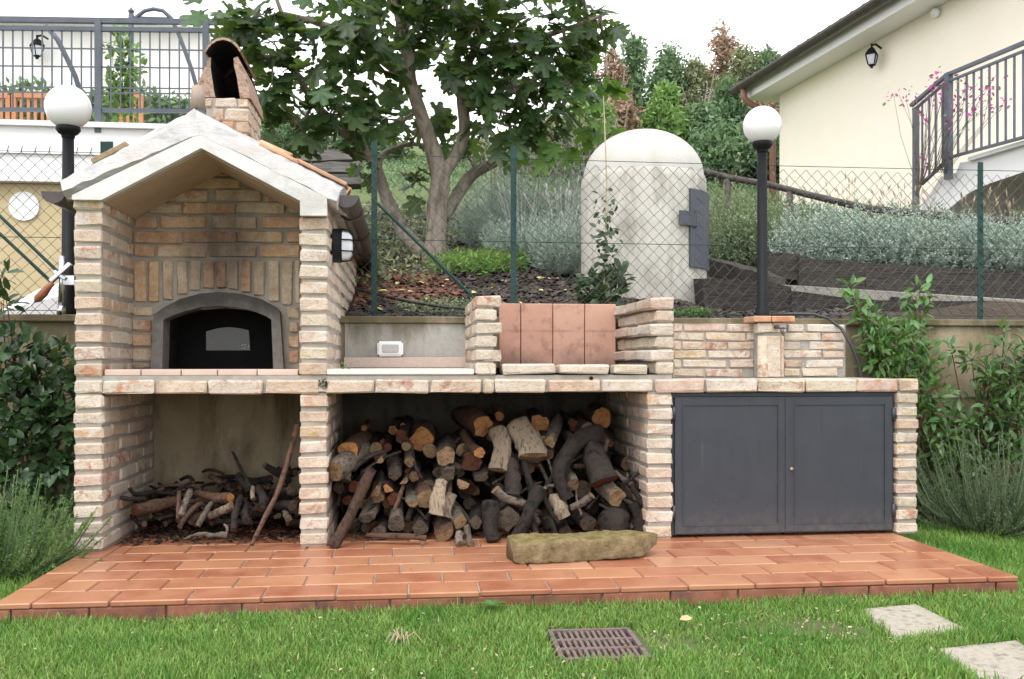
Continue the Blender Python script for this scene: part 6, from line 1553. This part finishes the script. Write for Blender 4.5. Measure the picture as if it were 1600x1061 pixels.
for q in ((905, 62, 268, 70, 27, 'bg_green', 'dark green tree just right of the fig leaves', 2600), (955, 88, 268, 44, 26, 'bg_rust', 'thin rust-brown tree left of the tall green pair', 1300), (990, 66, 268, 70, 27, 'bg_green', 'tall green tree above the well dome, left of two', 3000),
          (1045, 78, 268, 80, 27.5, 'bg_green', 'broad green tree above the well dome, right of two', 3200), (1085, 100, 268, 50, 27, 'bg_olive', 'thin olive tree between the green and rust trees', 1200), (1128, 48, 268, 60, 28, 'bg_rust', 'tallest rust-brown tree right of the well', 1500),
          (1165, 76, 268, 80, 27, 'bg_olive', 'olive-brown tree beside the house gutter', 2300), (1200, 90, 268, 70, 26.5, 'bg_green', 'green tree behind the right lamp globe', 2400), (1040, 150, 268, 64, 22, 'bg_bright', 'small bright green tree right behind the well dome', 2600),
          (1140, 140, 268, 74, 23, 'bg_green', 'bushy green tree in front of the rust tree', 2400), (965, 160, 268, 60, 22, 'bg_rust', 'bare russet thicket left behind the well dome', 1000), (1195, 165, 268, 50, 22.5, 'bg_rust', 'russet thicket behind the right lamp globe', 1100),
          (915, 150, 268, 66, 21, 'bg_bright', 'light green tree under the right fig leaves', 2600), (1095, 175, 268, 64, 22, 'bg_green', 'low dark green tree right of the dome', 2400), (1240, 100, 268, 90, 30, 'bg_green', 'green tree partly behind the yellow house corner', 2400)):
    wood_tree(*q[:5], M[q[5]], q[6], q[7], bare=5 if 'thicket' in q[6] or 'thin' in q[6] else 0)
for i, (x, yt, w_, Y, mt_, lb) in enumerate(((850, 205, 90, 19, 'bg_olive', 'olive hillside bush under the right fig leaves'), (930, 212, 90, 18, 'bg_olive', 'olive hillside bush left of the well dome'), (1130, 205, 90, 18, 'bg_green', 'green hillside bush right of the well dome'), (1185, 200, 80, 18.5, 'bg_green', 'green hillside bush behind the lamp post'), (560, 190, 110, 24, 'bg_green', 'far green bush behind the fig left branch'), (430, 175, 150, 24, 'bg_green', 'far green bush behind the chimney'), (740, 228, 110, 24, 'bg_olive', 'far olive bush behind the fig trunk'), (1240, 215, 70, 17.5, 'bg_green', 'green hillside bush by the house downpipe'))):
    wood_tree(x, yt, 285, w_, Y, M[mt_], lb, 2200, .2, 1.2, group='bushes on the hillside')

# ------------------------------------------------------------------ yellow house at right
XH = 7.5
q0 = UXr(1218, 148, XH); YE = q0.y; zE = q0.z
hs_ = thing('yellow_house', (XH, YE, 2.0), 'yellow rendered house with white eaves on the right', 'house')
part(MB().box((XH, 7.0, 1.2), (14, YE, zE)), 'wall', M['yellow_wall'], hs_)
part(MB().box((XH - .012, 7.0, 1.3), (XH - .001, YE + .01, UXr(1420, 303, XH).z - .35)), 'plinth', M['pink_tile'], hs_)
part(MB().box((XH - .42, 6.8, zE + .002), (14, YE + .42, zE + .12)), 'eave_board', M['white_wall'], hs_)
part(MB().box((XH - .44, 6.8, zE - .03), (XH - .422, YE + .42, zE + .16)), 'fascia_board', M['white_wall'], hs_)
rf = MB(); zR = zE + .125
rf.add([(XH - .5, 6.7, zR), (14, 6.7, zR + 2.3), (14, YE + .45, zR + 2.3), (XH - .5, YE + .45, zR), (XH - .5, 6.7, zR + .05), (14, 6.7, zR + 2.35), (14, YE + .45, zR + 2.35), (XH - .5, YE + .45, zR + .05)],
       [(0, 3, 2, 1), (4, 5, 6, 7), (0, 1, 5, 4), (1, 2, 6, 5), (2, 3, 7, 6), (3, 0, 4, 7)])
rfo = part(rf, 'roof', M['old_tile'], hs_)
tmh = half_tile(.45, .10, .016).mesh('roof_tile', M['old_tile'], True)
sl_a = math.atan2(2.3, 14 - XH + .5); y = YE + .35
while y > 8.5:
    o = link('roof_tile', tmh, rfo); d = Vector((math.cos(sl_a), 0, math.sin(sl_a))); zv = Vector((-math.sin(sl_a), 0, math.cos(sl_a))); xv = d.cross(zv)
    o.matrix_local = Matrix.Translation(loc_(hs_, (XH - .50, y, zR + .045))) @ Matrix((xv, d, zv)).transposed().to_4x4(); y -= .26
gt = MB(); gc_ = (XH - .56, zE + .17)
gt.v = []; n_ = 10
for yy in (6.7, YE + .45):
    for rr in (.10, .092): gt.v += [(gc_[0] + rr * math.cos(math.pi + math.pi * k / n_), yy, gc_[1] + rr * math.sin(math.pi + math.pi * k / n_)) for k in range(n_ + 1)]
m = n_ + 1
for k in range(n_): gt.f += [(k, k + 1, 2 * m + k + 1, 2 * m + k), (m + k + 1, m + k, 3 * m + k, 3 * m + k + 1), (2 * m + k, 2 * m + k + 1, 3 * m + k + 1, 3 * m + k)]
gt.f.append(tuple(3 * m + k for k in range(m))); gt.m = [0] * len(gt.f)
part(gt, 'gutter', M['gutter'], hs_)
dp = MB(); yP = YE + .12
dp.tube([(XH - .56, yP, zE + .08), (XH - .55, yP, zE - .05), (XH - .48, yP, zE - .12), (XH - .2, yP, zE - .25), (XH - .08, yP, zE - .33), (XH - .055, yP, zE - .45), (XH - .055, yP, 1.6)], .05, 10)
part(dp, 'downpipe', pm('copper_brown_pipe', (.19, .09, .07), (.26, .13, .10), 6, .5, .04, 60), hs_, True)
def lantern(p, label, h_=.36, group='black wall lanterns', side=(0, 0, 0)):
    t = thing('wall_lantern', p, label, 'lantern', group); p = Vector(p)
    mb = MB(); mb.lathe(p, [(.02, -h_ * .52), (.025, -h_ * .46), (.055, -h_ * .42), (.055, -h_ * .40)], 4); mb.lathe(p, [(.10, -.02), (.095, .0), (.05, .06), (.015, .085), (.015, .13)], 4)
    for k in range(4):
        a = math.pi / 2 * k; mb.bar(p + Vector((.055 * math.cos(a), .055 * math.sin(a), -h_ * .4)), p + Vector((.09 * math.cos(a), .09 * math.sin(a), -.015)), .012)
    mb.tube([p + Vector((0, 0, .11)), p + Vector((.06, 0, .13)) , p + Vector((.14, 0, .08))], .014, 6)
    part(mb, 'frame', M['black'], t)
    mb = MB(); mb.lathe(p, [(.048, -h_ * .39), (.082, -.02)], 4); part(mb, 'glass', M['glass_clear'], t); return t
lantern(UXr(1362, 84, XH - .15), 'black wall lantern on the yellow house wall')
q = UXr(1461, 20, XH - .05); t_ = thing('sensor_light', q, 'small round white fitting high on the yellow wall', 'fitting')
mb = MB(); mb.lathe(q + Vector((0, 0, -.055)), [(.001, 0), (.04, .012), (.058, .055), (.04, .098), (.001, .11)], 16); part(mb, 'ball', M['plastic'], t_, True); part(MB().tube([q, q + Vector((.055, 0, 0))], .03, 10), 'mount', M['black'], t_, True)
# landing with stairs and railing
XS = 6.4
ld_ = thing('stair_landing', UXr(1500, 330, XS), 'white concrete stair landing with curved underside on the right', 'staircase')
YZ = lambda x, y: (UXr(x, y, XS).y, UXr(x, y, XS).z)
poly = [YZ(1452, 345), YZ(1478, 330), YZ(1500, 312), YZ(1520, 298), YZ(1545, 287), YZ(1575, 277), YZ(1640, 255), YZ(1800, 190), YZ(1800, 140), YZ(1640, 208), YZ(1600, 222), YZ(1515, 252), YZ(1500, 254), YZ(1494, 270), YZ(1470, 276), YZ(1455, 300), YZ(1440, 320)]
mb = MB(); bm = bmesh.new(); vs_ = [bm.verts.new((XS, a, b)) for a, b in poly]; f = bm.faces.new(vs_); bm.normal_update(); r_ = bmesh.ops.extrude_face_region(bm, geom=[f]); bmesh.ops.translate(bm, vec=(XH - XS - .01, 0, 0), verts=[v for v in r_['geom'] if isinstance(v, bmesh.types.BMVert)])
bm.normal_update(); bmesh.ops.triangulate(bm, faces=[q for q in bm.faces if len(q.verts) > 4]); bmesh.ops.recalc_face_normals(bm, faces=bm.faces)
bm.verts.index_update(); mb.v = [tuple(v.co) for v in bm.verts]; mb.f = [tuple(v.index for v in q.verts) for q in bm.faces]; mb.m = [0] * len(mb.f); bm.free()
part(mb, 'concrete_body', M['white_wall'], ld_)
a, b = UXr(1515, 251, XS - .03), UXr(1800, 141, XS - .03)
part(MB().box((XS - .05, b.y, a.z - .005), (XS + .3, a.y, a.z + .03)), 'edge_slab', M['white_wall'], ld_)
rr_ = thing('balcony_railing', UXr(1483, 247, XS - .07), 'blue-grey metal railing on the stair landing with bougainvillea', 'railing')
XR = XS - .08
def rp_(x, y): return UXr(x, y, XR)
for a, b, w_ in (((1480, 117), (1800, -16), .045), ((1480, 128), (1800, -1), .03), ((1484, 246), (1800, 160), .035), ((1424, 165), (1480, 117), .045), ((1428, 172), (1480, 127), .03), ((1440, 288), (1484, 246), .035)):
    part(MB().bar(rp_(*a), rp_(*b), w_, w_ * .7), 'rail', M['railing'], rr_)
for x, y0, y1, w_ in ((1482, 114, 280, .06), (1431, 168, 330, .05)): part(MB().bar(rp_(x, y0), rp_(x, y1), w_, w_, up=(0, 1, 0)), 'post', M['railing'], rr_)
xs_b = [1497, 1510.5, 1521.5, 1533.5, 1546, 1558.5, 1571.5, 1585, 1599, 1614, 1630, 1648, 1668, 1690, 1714, 1740]
for x in xs_b:
    f_ = (x - 1480) / 320; part(MB().bar(rp_(x, 128 - 129 * f_), rp_(x, 246.5 - 86 * f_), .016, .016, up=(0, 1, 0)), 'baluster', M['railing'], rr_)
for x in (1441, 1452, 1462, 1473):
    f_ = (x - 1428) / 52; part(MB().bar(rp_(x, 172 - 45 * f_), rp_(x, 296 - 44 * f_), .016, .016, up=(0, 1, 0)), 'baluster', M['railing'], rr_)
# bougainvillea
bgv = [(1396, 147), (1405, 148), (1415, 151), (1425, 156), (1434, 155), (1446, 143), (1452, 135), (1463, 121), (1470, 130), (1458, 140), (1465, 152), (1470, 160), (1476, 140), (1440, 175), (1446, 185), (1437, 190), (1490, 160), (1509, 120), (1505, 145), (1506, 170), (1515, 135), (1528, 130), (1530, 158), (1547, 140), (1550, 128), (1557, 117), (1540, 165), (1548, 163), (1560, 160), (1572, 156), (1443, 258), (1478, 190), (1520, 178), (1488, 190)]
bt = plant('bougainvillea', UXr(1436, 330, XR - .05), 'magenta bougainvillea climbing the balcony railing', 'plant')
pos = []; st_ = MB()
for x, y in bgv:
    c_ = UXr(x, y, XR - .06); n_ = R.randint(3, 8); pos += [np.array(c_) + NR.normal(size=3) * np.array([.03, .05, .04]) for _ in range(n_)]
    bs_ = UXr(1436 if x < 1480 else 1450 + (x - 1480) * .3, 300 if x < 1480 else 270, XR - .05)
    st_.tube([bs_, bs_.lerp(c_, .5) + Vector((R.uniform(-.1, .1), R.uniform(-.15, .15), .06)), c_], [.004, .003, .002], 4, cap=False)
pos = np.array(pos); batch('bracts', *T_OVAL, pos, basis_from(rdir(len(pos)), rdir(len(pos))), NR.uniform(.032, .058, len(pos)), M['magenta'], bt); part(st_, 'stems', M['bark_grey'], bt)['kind'] = 'stuff'
pos = pos[::5] + NR.normal(size=(len(pos[::5]), 3)) * .06; batch('leaves', *T_OVAL, pos, basis_from(rdir(len(pos)), rdir(len(pos))), NR.uniform(.03, .06, len(pos)), M['bg_olive'], bt)

dA = TH2 - TH; RzA = Matrix.Rotation(dA, 3, 'Z')
for t_ in list(COL.objects):
    if t_.parent is None and t_.name.split('.')[0] in ('yellow_house', 'sensor_light', 'stair_landing', 'balcony_railing', 'bougainvillea', 'wall_lantern'):
        t_.location = RzA @ t_.location; t_.rotation_euler.z = dA
# ------------------------------------------------------------------ balcony terrace at left
YT_ = 9.5
def L_(x, y, Y=YT_): return U(x, y, Y)
a, b = L_(-260, 181), L_(345, 184)
zt3 = a.z
tb_ = thing('balcony_terrace', (a.x, YT_, .9), 'white walled raised terrace behind the left lamp', 'terrace')
part(MB().box((a.x, YT_, L_(0, 282).z), (b.x, YT_ + .35, zt3 - .05)), 'white_parapet', M['white_wall'], tb_)
part(MB().box((a.x, YT_ - .03, L_(0, 236).z - .02), (b.x, YT_ - .001, L_(0, 236).z)), 'string_course', M['white_wall'], tb_)
part(MB().box((a.x, YT_ - .05, zt3 - .049), (b.x + .05, YT_ + 3.6, zt3)), 'floor_slab', M['white_wall'], tb_)
part(MB().box((a.x, YT_ + .12, .7), (b.x - .1, YT_ + 3.6, L_(0, 283).z)), 'lower_wall', M['ochre_wall'], tb_)
q = U(37, 322, YT_ + .1); mb = MB(); mb.tube([q, q + Vector((0, .03, 0))], 23 * pxm(37, YT_), 28); o = mb.build('wall_lamp', M['plastic'], smooth=False); tag(o, 'round white disc lamp on the ochre wall at far left', 'lamp')
q = U(50, 500, 6.4)
o = slab_poly('sloping_kerb', [U(0, 486, 6.2), U(95, 462, 6.4), U(100, 440, 7.0), U(60, 452, 7.2)][0:4], M['white_wall'], .3); tag(o, 'pale concrete kerb slab sloping behind the left fence', 'kerb')
# railing
rr2 = thing('terrace_railing', L_(154, 182), 'dark blue-grey grid railing on the left terrace', 'railing')
def bar2(x0, y0, x1, y1, w_, nm): part(MB().bar(L_(x0, y0, YT_ + .02), L_(x1, y1, YT_ + .02), w_, w_, up=(0, 1, 0)), nm, M['railing'], rr2)
for y, y2, w_ in ((29.5, 35, .05), (43, 48, .04), (73, 79, .012), (102, 107, .012), (135, 139, .012), (143, 147, .012), (171, 174, .035)): bar2(-250, y - 2, 340, y2, w_, 'rail')
x = -240.
while x < 335:
    if abs(x - 154) > 6 and abs(x - 322) > 6: bar2(x, 43, x, 172, .0125, 'baluster')
    x += 15.3
for x, yb_ in ((154, 208), (322, 205), (-14, 205)): bar2(x, 30, x, yb_, .06, 'post')
# house behind the terrace
YH2 = 13.2
h2 = thing('pale_house', U(60, 150, YH2), 'pale cream house wall behind the left terrace railing', 'house')
part(MB().box((U(-400, 100, YH2).x, YH2, zt3), (U(318, 100, YH2).x, YH2 + 2, U(0, 40, YH2).z)), 'wall', M['pale_wall'], h2)
part(MB().box((U(-400, 100, YH2).x, YH2 - .25, U(0, 40, YH2).z + .001), (U(322, 100, YH2).x, YH2 + 2.2, U(0, 33, YH2).z)), 'roof_edge', M['white_wall'], h2)
lantern(U(58, 70, YH2 - .16) + Vector((0, 0, 0)), 'black lantern on the pale house behind the left railing')
def slat_chair(x, w_, Y, label):
    c_ = U(x, 178, Y); c_.z = zt3; k = pxm(x, Y); W = w_ * k; t = thing('slatted_chair', c_, label, 'chair', 'wooden chairs on the left terrace')
    ztop = U(x, 149, Y).z
    for s in (-1, 1):
        part(MB().bar(c_ + Vector((s * W / 2, 0, 0)), Vector((c_.x + s * W / 2, c_.y, ztop)), .05, .05, up=(0, 1, 0)), 'leg', M['chair_wood'], t); part(MB().bar(c_ + Vector((s * W / 2, .45, 0)), c_ + Vector((s * W / 2, .45, .42)), .05, .05, up=(0, 1, 0)), 'leg', M['chair_wood'], t)
    part(MB().bar(Vector((c_.x - W / 2, c_.y - .004, ztop)), Vector((c_.x + W / 2, c_.y - .004, ztop)), .05, .07), 'top_rail', M['chair_wood'], t)
    part(MB().box((c_.x - W / 2, c_.y - .02, zt3 + .40), (c_.x + W / 2, c_.y + .48, zt3 + .44)), 'seat', M['chair_wood'], t)
    n_ = max(3, int(W / .07))
    for i in range(1, n_): xx = c_.x - W / 2 + W * i / n_; part(MB().bar((xx, c_.y, zt3 + .1), (xx, c_.y, ztop - .03), .035, .015, up=(0, 1, 0)), 'slat', M['chair_wood'], t)
slat_chair(50, 52, 11.6, 'brown slatted wooden chair back left of the globe lamp'); slat_chair(-8, 40, 11.6, 'brown slatted chair back cut by the left photo edge'); slat_chair(205, 30, 11.7, 'brown slatted chair low behind the railing below the climber')
# trellis arches
def arch_pts(pts, Y): return [U(x, y, Y) for x, y in pts]
ar = thing('garden_arch', U(205, 178, 10.2), 'thin metal garden arch rising above the left railing', 'arch')
part(MB().tube([U(204, 178, 10.2), U(205, 22, 10.2)], .03, 8), 'post', M['railing'], ar, True)
part(MB().tube(arch_pts([(205, 38), (214, 26), (226, 17), (240, 14), (255, 17), (267, 28), (278, 50), (290, 82), (300, 110), (309, 142), (312, 178)], 10.2), .022, 8), 'hoop', M['railing'], ar, True)
part(MB().tube([U(205, 27, 10.2), U(264, 29, 10.2)], .014, 6), 'cross_bar', M['railing'], ar, True)
part(MB().lathe(U(205, 22, 10.2), [(.02, 0), (.035, .03), (.0, .08)], 8), 'finial', M['railing'], ar)
mb = MB().tube(arch_pts([(72, 40), (90, 62), (105, 92), (118, 120), (127, 150), (130, 178)], 10.0), .026, 8)
tag(mb.build('arch_hoop', M['railing'], smooth=True), 'dark curved hoop bending down behind the left globe lamp', 'arch')
leafy('wall_climber', 'light green climber on the post behind the left railing', [(190, 60, 18, 10.1, 30), (196, 85, 22, 10.1, 44), (200, 110, 20, 10.1, 40), (190, 130, 22, 10.1, 44), (184, 150, 26, 10.1, 52), (172, 165, 24, 10.1, 40), (175, 75, 14, 10.1, 14), (205, 170, 20, 10.1, 24), (168, 130, 12, 10.1, 10), (222, 108, 10, 10.1, 6)], M['bg_bright'], .11, T_OVAL, base=U(190, 178, 10.1), cat='climber')
hd = plant('garden_hedge', U(215, 180, 12.3), 'dark clipped hedge standing behind the left terrace railing', 'hedge')
n_ = 9000; p0, p1 = U(-120, 180, 12.4), U(330, 150, 12.4)
pos = np.stack([NR.uniform(p0.x, p1.x, n_), NR.uniform(12.05, 12.75, n_), NR.uniform(zt3 + .1, p1.z, n_)], 1); pos[:, 2] += .08 * np.sin(pos[:, 0] * 5)
batch('leaves', *T_DIA, pos, basis_from(rdir(n_), rdir(n_) + np.array([0, -.6, .5])), NR.uniform(.06, .13, n_), M['bg_green'], hd)
part(MB().box((p0.x, 12.2, zt3 + .001), (p1.x, 12.65, p1.z - .1)), 'core', M['laurel'], hd)
